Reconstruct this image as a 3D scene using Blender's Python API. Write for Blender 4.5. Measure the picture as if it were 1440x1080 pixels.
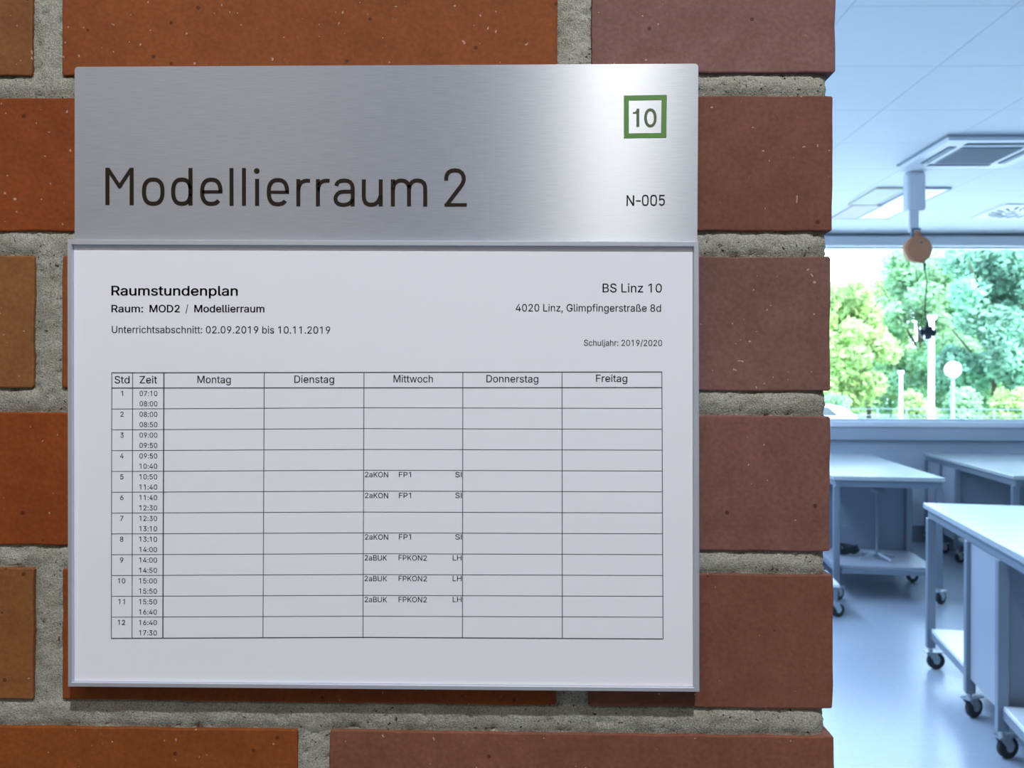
import bpy, bmesh, math, random
from mathutils import Vector, Matrix, noise
from mathutils.geometry import tessellate_polygon

for _o in list(bpy.data.objects):
    bpy.data.objects.remove(_o, do_unlink=True)
scene = bpy.context.scene
COL = scene.collection
R = math.radians
random.seed(7)

# ------------------------------------------------------------------ camera
W, H, F = 1440.0, 1080.0, 1245.0
HORIZON = 543.0
EYE = Vector((0.0, 0.0, 1.5))
YAW, ROLL = R(1.28), R(0.25)
cam = bpy.data.objects.new('camera', bpy.data.cameras.new('camera'))
COL.objects.link(cam)
cam.data.sensor_width = 36.0
cam.data.lens = 36.0 * F / W
cam.data.shift_y = (HORIZON - H / 2) / W
cam.data.clip_start = 0.02
cam.data.clip_end = 400
CAM_M = Matrix.Rotation(YAW, 4, 'Z') @ Matrix.Rotation(R(90), 4, 'X') @ Matrix.Rotation(ROLL, 4, 'Z')
cam.matrix_world = Matrix.Translation(EYE) @ CAM_M
cam.data.dof.use_dof = True
cam.data.dof.focus_distance = 0.425
cam.data.dof.aperture_fstop = 26
scene.camera = cam

# ------------------------------------------------------------------ daylight, lamps, exposure
world = bpy.data.worlds.new('overcast_sky'); scene.world = world; world.use_nodes = True
_n = world.node_tree.nodes; _l = world.node_tree.links
_bg = _n['Background']
_tc = _n.new('ShaderNodeTexCoord'); _sp = _n.new('ShaderNodeSeparateXYZ'); _rp = _n.new('ShaderNodeValToRGB')
_l.new(_tc.outputs['Generated'], _sp.inputs[0]); _l.new(_sp.outputs['Z'], _rp.inputs[0]); _l.new(_rp.outputs[0], _bg.inputs['Color'])
_rp.color_ramp.elements[0].position = 0.0; _rp.color_ramp.elements[0].color = (0.62, 0.80, 1.0, 1)
_rp.color_ramp.elements[1].position = 0.8; _rp.color_ramp.elements[1].color = (0.45, 0.68, 1.0, 1)
_bg.inputs['Strength'].default_value = 8.0

def light(name, kind, loc, rot, energy, color, size=None, size_y=None, spread=None):
    d = bpy.data.lights.new(name, kind); o = bpy.data.objects.new(name, d); COL.objects.link(o)
    o.location = loc; o.rotation_euler = rot; d.energy = energy; d.color = color
    if kind == 'AREA':
        d.shape = 'RECTANGLE'; d.size = size; d.size_y = size_y or size
        if spread: d.spread = spread
    elif kind == 'SUN':
        d.angle = size
    else:
        d.shadow_soft_size = size
    return o
light('sunlight', 'SUN', (0, 0, 20), (R(48), 0, R(28)), 6.5, (1.0, 0.93, 0.78), R(1.5))
# corridor downlight above and behind the viewer
light('corridor_downlight', 'SPOT', (0.195, -0.585, 2.965), (R(24), 0, 0), 112, (0.965, 0.98, 1.0), 0.03)
bpy.data.objects['corridor_downlight'].data.spot_size = R(120)
bpy.data.objects['corridor_downlight'].data.spot_blend = 0.6
light('corridor_warm_fill', 'AREA', (-1.1, -1.2, 2.96), (0, 0, 0), 13, (1.0, 0.92, 0.78), 1.2, 0.3)  # unseen warm fill added to even out the light on the wall
# unseen cool fill added at the corridor's right end, no window there
light('corridor_cool_fill', 'AREA', (3.3, -0.9, 1.6), (R(90), 0, R(90)), 5, (0.55, 0.75, 1.0), 1.6, 2.2)
# modelling room: unseen ceiling fills added for brightness, and skylight at the window
light('room_fill', 'AREA', (0.2, 5.4, 2.96), (0, 0, 0), 180, (0.45, 0.65, 1.0), 0.6, 5.0)
light('room_fill', 'AREA', (2.6, 1.6, 2.96), (0, 0, 0), 20, (0.45, 0.65, 1.0), 3.6, 0.6)
_p = light('window_portal', 'AREA', (3.5, 9.0, 2.03), (R(-90), 0, 0), 1, (1, 1, 1), 8.6, 1.72)
_p.data.cycles.is_portal = True
vs = scene.view_settings
scene.display_settings.display_device = 'sRGB'
vs.view_transform = 'Standard'; vs.look = 'None'; vs.exposure = 0.0; vs.gamma = 1.0; vs.use_curve_mapping = False

# ------------------------------------------------------------------ helpers
def ray(px, py):
    v = Vector(((px - W / 2) / F, -(py - HORIZON) / F, -1.0))
    return (CAM_M.to_3x3() @ v)
def on_y(px, py, y):
    d = ray(px, py); t = (y - EYE.y) / d.y
    return EYE + d * t
def on_z(px, py, z):
    d = ray(px, py); t = (z - EYE.z) / d.z
    return EYE + d * t
def at_d(px, py, y): return on_y(px, py, y)

def tag(o, label=None, cat=None, group=None, kind=None):
    if label: o['label'] = label
    if cat: o['category'] = cat
    if group: o['group'] = group
    if kind: o['kind'] = kind
    return o
def empty(name, loc=(0, 0, 0), rz=0.0, parent=None):
    o = bpy.data.objects.new(name, None); COL.objects.link(o); o.location = loc; o.rotation_euler = (0, 0, rz)
    o.empty_display_size = 0.05
    if parent: o.parent = parent
    return o
def link(name, me, mat=None, parent=None, loc=None):
    o = bpy.data.objects.new(name, me); COL.objects.link(o)
    if mat is not None and not me.materials: me.materials.append(mat)
    if parent is not None: o.parent = parent
    if loc is not None: o.location = loc
    return o
def finish(bm, name, mat=None, parent=None, loc=None, smooth=False):
    bmesh.ops.recalc_face_normals(bm, faces=bm.faces)
    me = bpy.data.meshes.new(name); bm.to_mesh(me); bm.free()
    if smooth: me.polygons.foreach_set('use_smooth', [True] * len(me.polygons))
    return link(name, me, mat, parent, loc)
def box(bm, x0, x1, y0, y1, z0, z1, bev=0.0, seg=1):
    r = bmesh.ops.create_cube(bm, size=1.0)
    vs_ = r['verts']
    for v in vs_:
        v.co = Vector(((x0 + x1) / 2 + v.co.x * (x1 - x0), (y0 + y1) / 2 + v.co.y * (y1 - y0), (z0 + z1) / 2 + v.co.z * (z1 - z0)))
    if bev:
        es = list({e for v in vs_ for e in v.link_edges})
        bmesh.ops.bevel(bm, geom=es, offset=bev, segments=seg, affect='EDGES', profile=0.5)
def boxo(name, x0, x1, y0, y1, z0, z1, mat, parent=None, bev=0.0, seg=1):
    bm = bmesh.new(); box(bm, x0, x1, y0, y1, z0, z1, bev, seg)
    return finish(bm, name, mat, parent)
def tube(bm, p0, p1, r0, r1=None, n=12):
    r1 = r0 if r1 is None else r1
    p0, p1 = Vector(p0), Vector(p1); d = (p1 - p0)
    q = d.to_track_quat('Z', 'Y').to_matrix().to_4x4()
    m = Matrix.Translation((p0 + p1) / 2) @ q
    bmesh.ops.create_cone(bm, cap_ends=True, segments=n, radius1=r0, radius2=r1, depth=d.length, matrix=m)
def prism(bm, pts, y0, y1):
    """closed outline in x,z extruded along y"""
    a = [bm.verts.new((p[0], y0, p[1])) for p in pts]; b = [bm.verts.new((p[0], y1, p[1])) for p in pts]
    bm.faces.new(a); bm.faces.new(b[::-1])
    n = len(pts)
    for i in range(n): bm.faces.new((a[i], a[(i + 1) % n], b[(i + 1) % n], b[i]))

def mat(name, col, rough=0.5, metal=0.0, spec=0.5, noise_amt=0.0, noise_scale=20.0, bump=0.0, bump_scale=200.0, emit=None):
    m = bpy.data.materials.new(name); m.use_nodes = True
    nt = m.node_tree; b = nt.nodes['Principled BSDF']
    b.inputs['Base Color'].default_value = (*col, 1); b.inputs['Roughness'].default_value = rough
    b.inputs['Metallic'].default_value = metal; b.inputs['Specular IOR Level'].default_value = spec
    tc = nt.nodes.new('ShaderNodeTexCoord')
    if noise_amt:
        nz = nt.nodes.new('ShaderNodeTexNoise'); nz.inputs['Scale'].default_value = noise_scale; nz.inputs['Detail'].default_value = 5
        nt.links.new(tc.outputs['Object'], nz.inputs['Vector'])
        mx = nt.nodes.new('ShaderNodeMix'); mx.data_type = 'RGBA'
        mx.inputs['A'].default_value = (*[c * (1 - noise_amt) for c in col], 1)
        mx.inputs['B'].default_value = (*[min(1, c * (1 + noise_amt)) for c in col], 1)
        nt.links.new(nz.outputs['Fac'], mx.inputs['Factor']); nt.links.new(mx.outputs['Result'], b.inputs['Base Color'])
    if bump:
        n2 = nt.nodes.new('ShaderNodeTexNoise'); n2.inputs['Scale'].default_value = bump_scale; n2.inputs['Detail'].default_value = 4
        nt.links.new(tc.outputs['Object'], n2.inputs['Vector'])
        bp = nt.nodes.new('ShaderNodeBump'); bp.inputs['Strength'].default_value = 1.0; bp.inputs['Distance'].default_value = bump
        nt.links.new(n2.outputs['Fac'], bp.inputs['Height']); nt.links.new(bp.outputs[0], b.inputs['Normal'])
    if emit:
        b.inputs['Emission Color'].default_value = (*emit[0], 1); b.inputs['Emission Strength'].default_value = emit[1]
    return m

# ------------------------------------------------------------------ materials
def brick_material():
    m = bpy.data.materials.new('fired_clay'); m.use_nodes = True; nt = m.node_tree; N = nt.nodes; L = nt.links
    b = N['Principled BSDF']; b.inputs['Roughness'].default_value = 0.78; b.inputs['Specular IOR Level'].default_value = 0.35
    ge = N.new('ShaderNodeNewGeometry'); oi = N.new('ShaderNodeObjectInfo')
    def nz(scale, det, src=ge.outputs['Position']):
        n = N.new('ShaderNodeTexNoise'); n.inputs['Scale'].default_value = scale; n.inputs['Detail'].default_value = det; L.new(src, n.inputs['Vector']); return n
    big = nz(9, 4); fine = nz(420, 4); mid = nz(70, 5)
    def ramp(src, p0, c0, p1, c1):
        r = N.new('ShaderNodeValToRGB'); r.color_ramp.elements[0].position = p0; r.color_ramp.elements[0].color = (*c0, 1)
        r.color_ramp.elements[1].position = p1; r.color_ramp.elements[1].color = (*c1, 1); L.new(src, r.inputs[0]); return r.outputs[0]
    def mul(a, b_, f=1.0):
        x = N.new('ShaderNodeMix'); x.data_type = 'RGBA'; x.blend_type = 'MULTIPLY'; x.inputs['Factor'].default_value = f
        L.new(a, x.inputs['A']); L.new(b_, x.inputs['B']); return x.outputs['Result']
    c = mul(oi.outputs['Color'], ramp(big.outputs['Fac'], .25, (.84, .80, .74), .75, (1.14, 1.12, 1.1)))
    c = mul(c, ramp(mid.outputs['Fac'], .3, (.90, .87, .84), .7, (1.08, 1.1, 1.12)))
    c = mul(c, ramp(fine.outputs['Fac'], .3, (.86, .84, .82), .7, (1.12, 1.14, 1.16)))
    # dark pin holes
    vo = N.new('ShaderNodeTexVoronoi'); vo.inputs['Scale'].default_value = 95; L.new(ge.outputs['Position'], vo.inputs['Vector'])
    sel = N.new('ShaderNodeMath'); sel.operation = 'LESS_THAN'; sel.inputs[1].default_value = 0.10; L.new(vo.outputs['Distance'], sel.inputs[0])
    sc = N.new('ShaderNodeSeparateColor'); L.new(vo.outputs['Color'], sc.inputs[0])
    pk = N.new('ShaderNodeMath'); pk.operation = 'LESS_THAN'; pk.inputs[1].default_value = 0.42; L.new(sc.outputs[0], pk.inputs[0])
    an = N.new('ShaderNodeMath'); an.operation = 'MULTIPLY'; L.new(sel.outputs[0], an.inputs[0]); L.new(pk.outputs[0], an.inputs[1])
    x = N.new('ShaderNodeMix'); x.data_type = 'RGBA'; L.new(an.outputs[0], x.inputs['Factor']); L.new(c, x.inputs['A'])
    dk = N.new('ShaderNodeMix'); dk.data_type = 'RGBA'; dk.blend_type = 'MULTIPLY'; dk.inputs['Factor'].default_value = 1; L.new(c, dk.inputs['A']); dk.inputs['B'].default_value = (.45, .4, .4, 1)
    L.new(dk.outputs['Result'], x.inputs['B']); c = x.outputs['Result']
    # pale lime specks
    sn = nz(520, 0); a2 = N.new('ShaderNodeMath'); a2.operation = 'GREATER_THAN'; a2.inputs[1].default_value = 0.845; L.new(sn.outputs['Fac'], a2.inputs[0])
    a3 = N.new('ShaderNodeMath'); a3.operation = 'MULTIPLY'; a3.inputs[1].default_value = 0.6; L.new(a2.outputs[0], a3.inputs[0])
    y = N.new('ShaderNodeMix'); y.data_type = 'RGBA'; L.new(a3.outputs[0], y.inputs['Factor']); L.new(c, y.inputs['A']); y.inputs['B'].default_value = (.55, .42, .34, 1)
    L.new(y.outputs['Result'], b.inputs['Base Color'])
    ad = N.new('ShaderNodeMath'); ad.operation = 'ADD'; L.new(mid.outputs['Fac'], ad.inputs[0]); L.new(fine.outputs['Fac'], ad.inputs[1])
    sb = N.new('ShaderNodeMath'); sb.operation = 'SUBTRACT'; L.new(ad.outputs[0], sb.inputs[0]); L.new(an.outputs[0], sb.inputs[1])
    bp = N.new('ShaderNodeBump'); bp.inputs['Strength'].default_value = 0.7; bp.inputs['Distance'].default_value = 0.0003
    L.new(sb.outputs[0], bp.inputs['Height']); L.new(bp.outputs[0], b.inputs['Normal'])
    return m
def mortar_material():
    m = bpy.data.materials.new('cement_mortar'); m.use_nodes = True; nt = m.node_tree; N = nt.nodes; L = nt.links
    b = N['Principled BSDF']; b.inputs['Roughness'].default_value = 0.95; b.inputs['Specular IOR Level'].default_value = 0.2
    ge = N.new('ShaderNodeNewGeometry')
    def nz(scale, det):
        n = N.new('ShaderNodeTexNoise'); n.inputs['Scale'].default_value = scale; n.inputs['Detail'].default_value = det; L.new(ge.outputs['Position'], n.inputs['Vector']); return n
    g = nz(1250, 3); k = nz(60, 6); pit = nz(480, 3)
    r = N.new('ShaderNodeValToRGB'); r.color_ramp.elements[0].position = .28; r.color_ramp.elements[0].color = (.19, .187, .158, 1)
    r.color_ramp.elements[1].position = .72; r.color_ramp.elements[1].color = (.45, .442, .39, 1); L.new(g.outputs['Fac'], r.inputs[0])
    r2 = N.new('ShaderNodeValToRGB'); r2.color_ramp.elements[0].position = .3; r2.color_ramp.elements[0].color = (.78, .77, .72, 1)
    r2.color_ramp.elements[1].position = .7; r2.color_ramp.elements[1].color = (1.12, 1.13, 1.15, 1); L.new(k.outputs['Fac'], r2.inputs[0])
    x = N.new('ShaderNodeMix'); x.data_type = 'RGBA'; x.blend_type = 'MULTIPLY'; x.inputs['Factor'].default_value = 1; L.new(r.outputs[0], x.inputs['A']); L.new(r2.outputs[0], x.inputs['B'])
    r3 = N.new('ShaderNodeValToRGB'); r3.color_ramp.elements[0].position = .28; r3.color_ramp.elements[0].color = (.18, .16, .12, 1)
    r3.color_ramp.elements[1].position = .33; r3.color_ramp.elements[1].color = (1, 1, 1, 1); L.new(pit.outputs['Fac'], r3.inputs[0])
    z = N.new('ShaderNodeMix'); z.data_type = 'RGBA'; z.blend_type = 'MULTIPLY'; z.inputs['Factor'].default_value = 1; L.new(x.outputs['Result'], z.inputs['A']); L.new(r3.outputs[0], z.inputs['B'])
    L.new(z.outputs['Result'], b.inputs['Base Color'])
    ad = N.new('ShaderNodeMath'); ad.operation = 'ADD'; L.new(g.outputs['Fac'], ad.inputs[0]); L.new(r3.outputs[0], ad.inputs[1])
    bp = N.new('ShaderNodeBump'); bp.inputs['Strength'].default_value = 1; bp.inputs['Distance'].default_value = 0.0005
    L.new(ad.outputs[0], bp.inputs['Height']); L.new(bp.outputs[0], b.inputs['Normal'])
    return m
def brushed_material():
    m = bpy.data.materials.new('brushed_aluminium'); m.use_nodes = True; nt = m.node_tree; N = nt.nodes; L = nt.links
    c = N['Principled BSDF']      # matt anodised layer
    tc = N.new('ShaderNodeTexCoord'); mp = N.new('ShaderNodeMapping'); mp.inputs['Scale'].default_value = (95, 1, 2100); L.new(tc.outputs['Object'], mp.inputs['Vector'])
    nz = N.new('ShaderNodeTexNoise'); nz.inputs['Scale'].default_value = 1; nz.inputs['Detail'].default_value = 6; nz.inputs['Roughness'].default_value = .65; L.new(mp.outputs[0], nz.inputs['Vector'])
    r = N.new('ShaderNodeValToRGB'); r.color_ramp.elements[0].position = .3; r.color_ramp.elements[0].color = (.255, .28, .35, 1)
    r.color_ramp.elements[1].position = .7; r.color_ramp.elements[1].color = (.355, .38, .455, 1); L.new(nz.outputs['Fac'], r.inputs[0])
    c.inputs['Metallic'].default_value = .5; c.inputs['Roughness'].default_value = .75; L.new(r.outputs[0], c.inputs['Base Color'])
    bp = N.new('ShaderNodeBump'); bp.inputs['Strength'].default_value = .4; bp.inputs['Distance'].default_value = 0.00004
    L.new(nz.outputs['Fac'], bp.inputs['Height']); L.new(bp.outputs[0], c.inputs['Normal'])
    # horizontal brushing spreads a lamp's reflection vertically
    g = N.new('ShaderNodeBsdfAnisotropic'); g.inputs['Color'].default_value = (.80, .80, .78, 1); g.inputs['Anisotropy'].default_value = -.62
    mr = N.new('ShaderNodeMapRange'); mr.inputs['From Min'].default_value = .25; mr.inputs['From Max'].default_value = .75; mr.inputs['To Min'].default_value = .36; mr.inputs['To Max'].default_value = .47
    L.new(nz.outputs['Fac'], mr.inputs['Value']); L.new(mr.outputs[0], g.inputs['Roughness'])
    tg = N.new('ShaderNodeTangent'); tg.direction_type = 'UV_MAP'; tg.uv_map = 'UVMap'; L.new(tg.outputs[0], g.inputs['Tangent'])
    mx = N.new('ShaderNodeMixShader'); mx.inputs[0].default_value = .21; L.new(c.outputs[0], mx.inputs[1]); L.new(g.outputs[0], mx.inputs[2]); L.new(mx.outputs[0], N['Material Output'].inputs['Surface'])
    return m
M_BRICK = brick_material(); M_MORTAR = mortar_material(); M_BRUSHED = brushed_material()
M_ALU = mat('anodised_aluminium', (.58, .61, .70), .45, .6)
M_PAPER = mat('paper', (.80, .815, .89), .75, 0, .3, .012, 14)
M_INK = mat('toner_black', (.045, .045, .05), .6)
M_INK_L = mat('toner_grey', (.07, .07, .085), .6)
M_BROWN = mat('dark_brown_print', (.018, .010, .006), .6, 0, .2)
M_GREEN = mat('green_print', (.10, .24, .055), .55)
M_OLIVE = mat('olive_print', (.085, .13, .06), .55)
M_PLASTER = mat('white_plaster', (.72, .74, .76), .9, 0, .3, .03, 6, .0004, 90)
M_BLUEWALL = mat('grey_blue_wall_paint', (.50, .56, .64), .8, 0, .3, .03, 6)
M_WARMWALL = mat('corridor_plaster', (.62, .53, .42), .9, 0, .3, .04, 6)
M_FLOOR = mat('linoleum_floor', (.40, .45, .52), .27, 0, .6, .07, 35, .0003, 60)
M_TILE = mat('ceiling_tile_white', (.88, .89, .90), .6, 0, .4, .02, 8)
M_GAP = mat('ceiling_gap', (.30, .32, .36), .9)
M_METAL = mat('grey_painted_steel', (.20, .24, .29), .42, .25, .5, .04, 8)
M_TOP = mat('pale_laminate', (.46, .50, .52), .18, 0, .6, .03, 14)
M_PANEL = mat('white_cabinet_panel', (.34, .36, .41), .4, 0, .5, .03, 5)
M_DARK = mat('cabinet_interior', (.16, .20, .24), .6, 0, .4, .05, 5)
M_SHELF = mat('white_shelf_board', (.85, .87, .88), .3, 0, .5, .02, 9)
M_RUBBER = mat('black_rubber', (.025, .03, .035), .6)
M_ZINC = mat('zinc_plated_steel', (.50, .55, .60), .35, .7)
M_WHITE = mat('white_plastic', (.78, .79, .82), .45, 0, .5, .01, 10)
M_SLOT = mat('vent_dark', (.10, .13, .16), .7)
M_GRILLE = mat('grey_grille', (.30, .36, .40), .6)
M_ORANGE = mat('orange_reel_plastic', (.60, .26, .13), .5, 0, .4, .05, 20)
M_BLACKP = mat('black_plastic', (.02, .024, .03), .5)
M_FRAMEW = mat('window_frame_white', (.86, .87, .93), .4, 0, .5, .01, 5)
M_FRAMEG = mat('window_header_grey', (.47, .51, .58), .5, 0, .5, .01, 5)
M_YELLOW = mat('pale_yellow_patch', (.80, .77, .60), .6)
M_PINK = mat('pale_pink_patch', (.76, .66, .68), .6)
M_BARK = mat('bark', (.10, .075, .05), .9, 0, .3, .3, 8)
M_GROUND = mat('outdoor_grass', (.30, .40, .26), .95, 0, .2, .3, 3)
M_BOUNCE = mat('pale_bounce_ground', (.84, .85, .83), .9, 0, .2, .1, 9)  # kept pale to throw daylight up into the room
M_CAR = mat('white_car_paint', (.82, .83, .85), .2)
M_CARGLASS = mat('car_glass', (.04, .05, .06), .08)
def leaf_mat(name, col):
    m = bpy.data.materials.new(name); m.use_nodes = True; nt = m.node_tree; N = nt.nodes; L = nt.links
    N.remove(N['Principled BSDF']); out = N['Material Output']
    ge = N.new('ShaderNodeNewGeometry'); nz = N.new('ShaderNodeTexNoise'); nz.inputs['Scale'].default_value = .8; nz.inputs['Detail'].default_value = 4; L.new(ge.outputs['Position'], nz.inputs['Vector'])
    r = N.new('ShaderNodeValToRGB'); r.color_ramp.elements[0].position = .3; r.color_ramp.elements[0].color = (*[c * .6 for c in col], 1)
    r.color_ramp.elements[1].position = .7; r.color_ramp.elements[1].color = (*[min(1, c * 1.35) for c in col], 1); L.new(nz.outputs['Fac'], r.inputs[0])
    d = N.new('ShaderNodeBsdfDiffuse'); t = N.new('ShaderNodeBsdfTranslucent'); mx = N.new('ShaderNodeMixShader'); mx.inputs[0].default_value = .5
    L.new(r.outputs[0], d.inputs[0]); L.new(r.outputs[0], t.inputs[0]); L.new(d.outputs[0], mx.inputs[1]); L.new(t.outputs[0], mx.inputs[2]); L.new(mx.outputs[0], out.inputs[0])
    return m
LEAF = [leaf_mat('leaf_yellow_green', (.54, .68, .32)), leaf_mat('leaf_mid_green', (.46, .66, .42)), leaf_mat('leaf_blue_green', (.34, .56, .42))]
def glass_mat():
    m = bpy.data.materials.new('window_glass'); m.use_nodes = True; nt = m.node_tree; N = nt.nodes; L = nt.links
    N.remove(N['Principled BSDF']); out = N['Material Output']
    t = N.new('ShaderNodeBsdfTransparent'); t.inputs[0].default_value = (.95, .985, .97, 1); g = N.new('ShaderNodeBsdfGlossy'); g.inputs['Roughness'].default_value = .02
    fr = N.new('ShaderNodeFresnel'); fr.inputs[0].default_value = 1.3
    mx = N.new('ShaderNodeMixShader'); L.new(fr.outputs[0], mx.inputs[0]); L.new(t.outputs[0], mx.inputs[1]); L.new(g.outputs[0], mx.inputs[2]); L.new(mx.outputs[0], out.inputs[0])
    return m
M_GLASS = glass_mat()

# ------------------------------------------------------------------ room shell
YW = 0.431          # corridor face of the brick wall
YB = 8.72           # inner face of the window wall
RX0, RX1 = -2.2, 8.2
CX0, CX1, CY0 = -3.2, 3.6, -2.0
ZC = 3.0
XE = on_y(1171.5, 540, YW).x    # free end of the brick wall
DOOR_X = XE + 1.15
boxo('floor', CX0 - .5, RX1 + .2, CY0 - .2, YB + .3, -0.2, 0.0, M_FLOOR)['kind'] = 'structure'
ceil = boxo('ceiling', CX0 - .5, RX1 + .2, CY0 - .2, YB + .3, ZC + .012, ZC + .2, M_GAP); ceil['kind'] = 'structure'
boxo('wall_corridor', CX0 - .2, CX1 + .2, CY0 - .2, CY0, 0, ZC + .01, M_WARMWALL)['kind'] = 'structure'
boxo('wall_corridor_end', CX0 - .2, CX0, CY0, YW, 0, ZC + .01, M_WARMWALL)['kind'] = 'structure'
boxo('wall_corridor_far', CX1, CX1 + .2, CY0, YW, 0, ZC + .01, M_WARMWALL)['kind'] = 'structure'
boxo('wall_left', RX0 - .2, RX0, YW + .25, YB, 0, ZC + .01, M_PLASTER)['kind'] = 'structure'
boxo('wall_right', RX1, RX1 + .2, YW + .25, YB, 0, ZC + .01, M_PLASTER)['kind'] = 'structure'
boxo('wall_front_right', DOOR_X, RX1, YW, YW + .25, 0, ZC + .01, M_PLASTER)['kind'] = 'structure'
# corridor ceiling lining
boxo('ceiling_corridor', CX0, CX1, CY0, YW - .02, ZC, ZC + .010, M_TILE)['kind'] = 'structure'
# ceiling tiles of the modelling room
TW, TD = .64, .655
line_x = on_z(1267, 238, ZC).x; line_y = on_z(1250, 238, ZC).y
tb = bmesh.new(); box(tb, .0015, TW - .0015, .0015, TD - .0015, 0, .012, .0015)
tme = bpy.data.meshes.new('ceiling_tile'); bmesh.ops.recalc_face_normals(tb, faces=tb.faces); tb.to_mesh(tme); tb.free(); tme.materials.append(M_TILE)
rest = bmesh.new()
for i in range(-9, 10):
    for j in range(-9, 5):
        x, y = line_x + i * TW, line_y + j * TD
        if x < RX0 or x + TW > RX1 + .3 or y < YW + .25 or y > YB - .05: continue
        if -2 <= i <= 4 and -5 <= j <= 4:
            o = link('ceiling_tile', tme, None, ceil, (x, y, ZC))
        else:
            box(rest, x + .0015, x + TW - .0015, y + .0015, min(y + TD, YB) - .0015, ZC, ZC + .012)
o = finish(rest, 'ceiling_tiles_unseen', M_TILE, ceil); o.name = 'tile_field'; o['kind'] = 'stuff'

# window wall
Z0 = on_y(1300, 591, YB).z; Z1 = on_y(1300, 347, YB).z
zs0 = on_y(1300, 601, YB).z; zh = on_y(1300, 333, YB).z
bm = bmesh.new()
box(bm, RX0, RX1, YB, YB + .3, 0, Z0 - .01); box(bm, RX0, RX1, YB, YB + .3, Z1 + .02, ZC + .01)
box(bm, RX0, -.8, YB, YB + .3, Z0 - .01, Z1 + .02); box(bm, 7.8, RX1, YB, YB + .3, Z0 - .01, Z1 + .02)
finish(bm, 'wall_back', M_BLUEWALL)['kind'] = 'structure'
win = empty('window_1', (0, YB, 0)); win['kind'] = 'structure'
def wpart(name, x0, x1, y0, y1, z0, z1, m, bev=.004): return boxo(name, x0, x1, y0 - YB, y1 - YB, z0, z1, m, win, bev)
wpart('window_sill', -.9, 7.9, YB - .06, YB + .05, zs0, Z0 - .012, M_FRAMEW, .008)
wpart('window_frame', -.8, 7.8, YB + .06, YB + .13, Z0 - .012, Z0 + .012, M_FRAMEW)
wpart('window_frame', -.8, 7.8, YB + .06, YB + .13, Z1 - .01, Z1 + .02, M_FRAMEW)
wpart('window_frame', -.8, -.74, YB + .06, YB + .13, Z0, Z1, M_FRAMEW)
wpart('window_frame', 7.74, 7.8, YB + .06, YB + .13, Z0, Z1, M_FRAMEW)
wpart('mullion', 1.9, 1.96, YB + .06, YB + .13, Z0, Z1, M_FRAMEW)
for a, b in ((-.74, 1.9), (1.96, 7.74)):
    wpart('pane', a, b, YB + .09, YB + .096, Z0 + .01, Z1 - .01, M_GLASS, 0)
wpart('blind_box', -.9, 7.9, YB - .07, YB - .002, Z1, zh, M_WHITE, .01)
zt = on_y(1300, 619, YB).z
boxo('trim_1', RX0 + .01, RX1 - .01, YB - .05, YB - .001, zt, zs0 - .004, M_FRAMEG, None, .004)['kind'] = 'structure'
boxo('baseboard_back', RX0 + .01, RX1 - .01, YB - .018, YB - .001, 0.0, .16, M_METAL, None, .003)['kind'] = 'structure'

# ------------------------------------------------------------------ brick wall
def px_wall(px, py): p = on_y(px, py, YW); return p.x, p.z
courses = []   # (z_bottom, z_top) measured at the middle of the picture
edges = [(-87, None), (103.0, 135.0), (324.5, 360.0), (548.0, 583.0), (772.0, 805.0), (992.0, 1031.0)]
zt_ = [px_wall(720, e)[1] for e in (-87, 135.0, 360.0, 583.0, 805.0, 1031.0)]
zb_ = [px_wall(720, e)[1] for e in (103.0, 324.5, 548.0, 772.0, 992.0, 1218.0)]
PITCH = (zt_[1] - zt_[5]) / 4
vis = list(zip(zb_, zt_))
for k in range(1, 3): vis.insert(0, (vis[0][0] + PITCH, vis[0][1] + PITCH))
for k in range(1, 3): vis.append((vis[-1][0] - PITCH, vis[-1][1] - PITCH))
# index of picture course A is 2
X_A = [px_wall(p, 50)[0] for p in (45, 86, 784, 832)]
X_E = [px_wall(p, 900)[0] for p in (47, 87, 782, 828)]
X_C = [px_wall(p, 450)[0] for p in (47, 87, 783, 829)]
X_F = [px_wall(p, 1055)[0] for p in (418, 463)]
XR = {0: 1175, 1: 1171.5, 2: 1168.5, 3: 1168, 4: 1172, 5: 1174}
LB = .242; JW = .0155
LX = -.62
def course_bricks(ci):
    """x-intervals from left to right"""
    k = ci - 2
    xr = px_wall(XR.get(k, 1172), [50, 230, 450, 680, 900, 1055][min(max(k, 0), 5)])[0]
    if k % 2 == 0:
        e = {0: X_A, 2: X_C, 4: X_E}.get(k, X_A)
        l = [(e[3], xr), (e[1], e[2])]; x = e[0]
    else:
        l = [(X_F[1], xr)]; x = X_F[0]
    while x > LX + .06:
        l.append((x - LB, x)); x -= LB + JW
    return l
wall = boxo('wall_front', CX0, XE - .004, YW + .05, YW + .25, 0, ZC + .01, M_PLASTER); wall['kind'] = 'structure'
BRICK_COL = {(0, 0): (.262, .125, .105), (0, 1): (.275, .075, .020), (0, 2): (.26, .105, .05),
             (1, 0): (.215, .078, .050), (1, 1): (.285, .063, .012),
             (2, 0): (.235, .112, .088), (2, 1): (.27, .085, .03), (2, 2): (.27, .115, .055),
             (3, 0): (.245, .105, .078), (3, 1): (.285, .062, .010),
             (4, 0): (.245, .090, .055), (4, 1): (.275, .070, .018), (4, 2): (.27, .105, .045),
             (5, 0): (.275, .100, .055), (5, 1): (.29, .078, .016)}  # clay tones, with lens haze painted into the right-hand bricks
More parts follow.
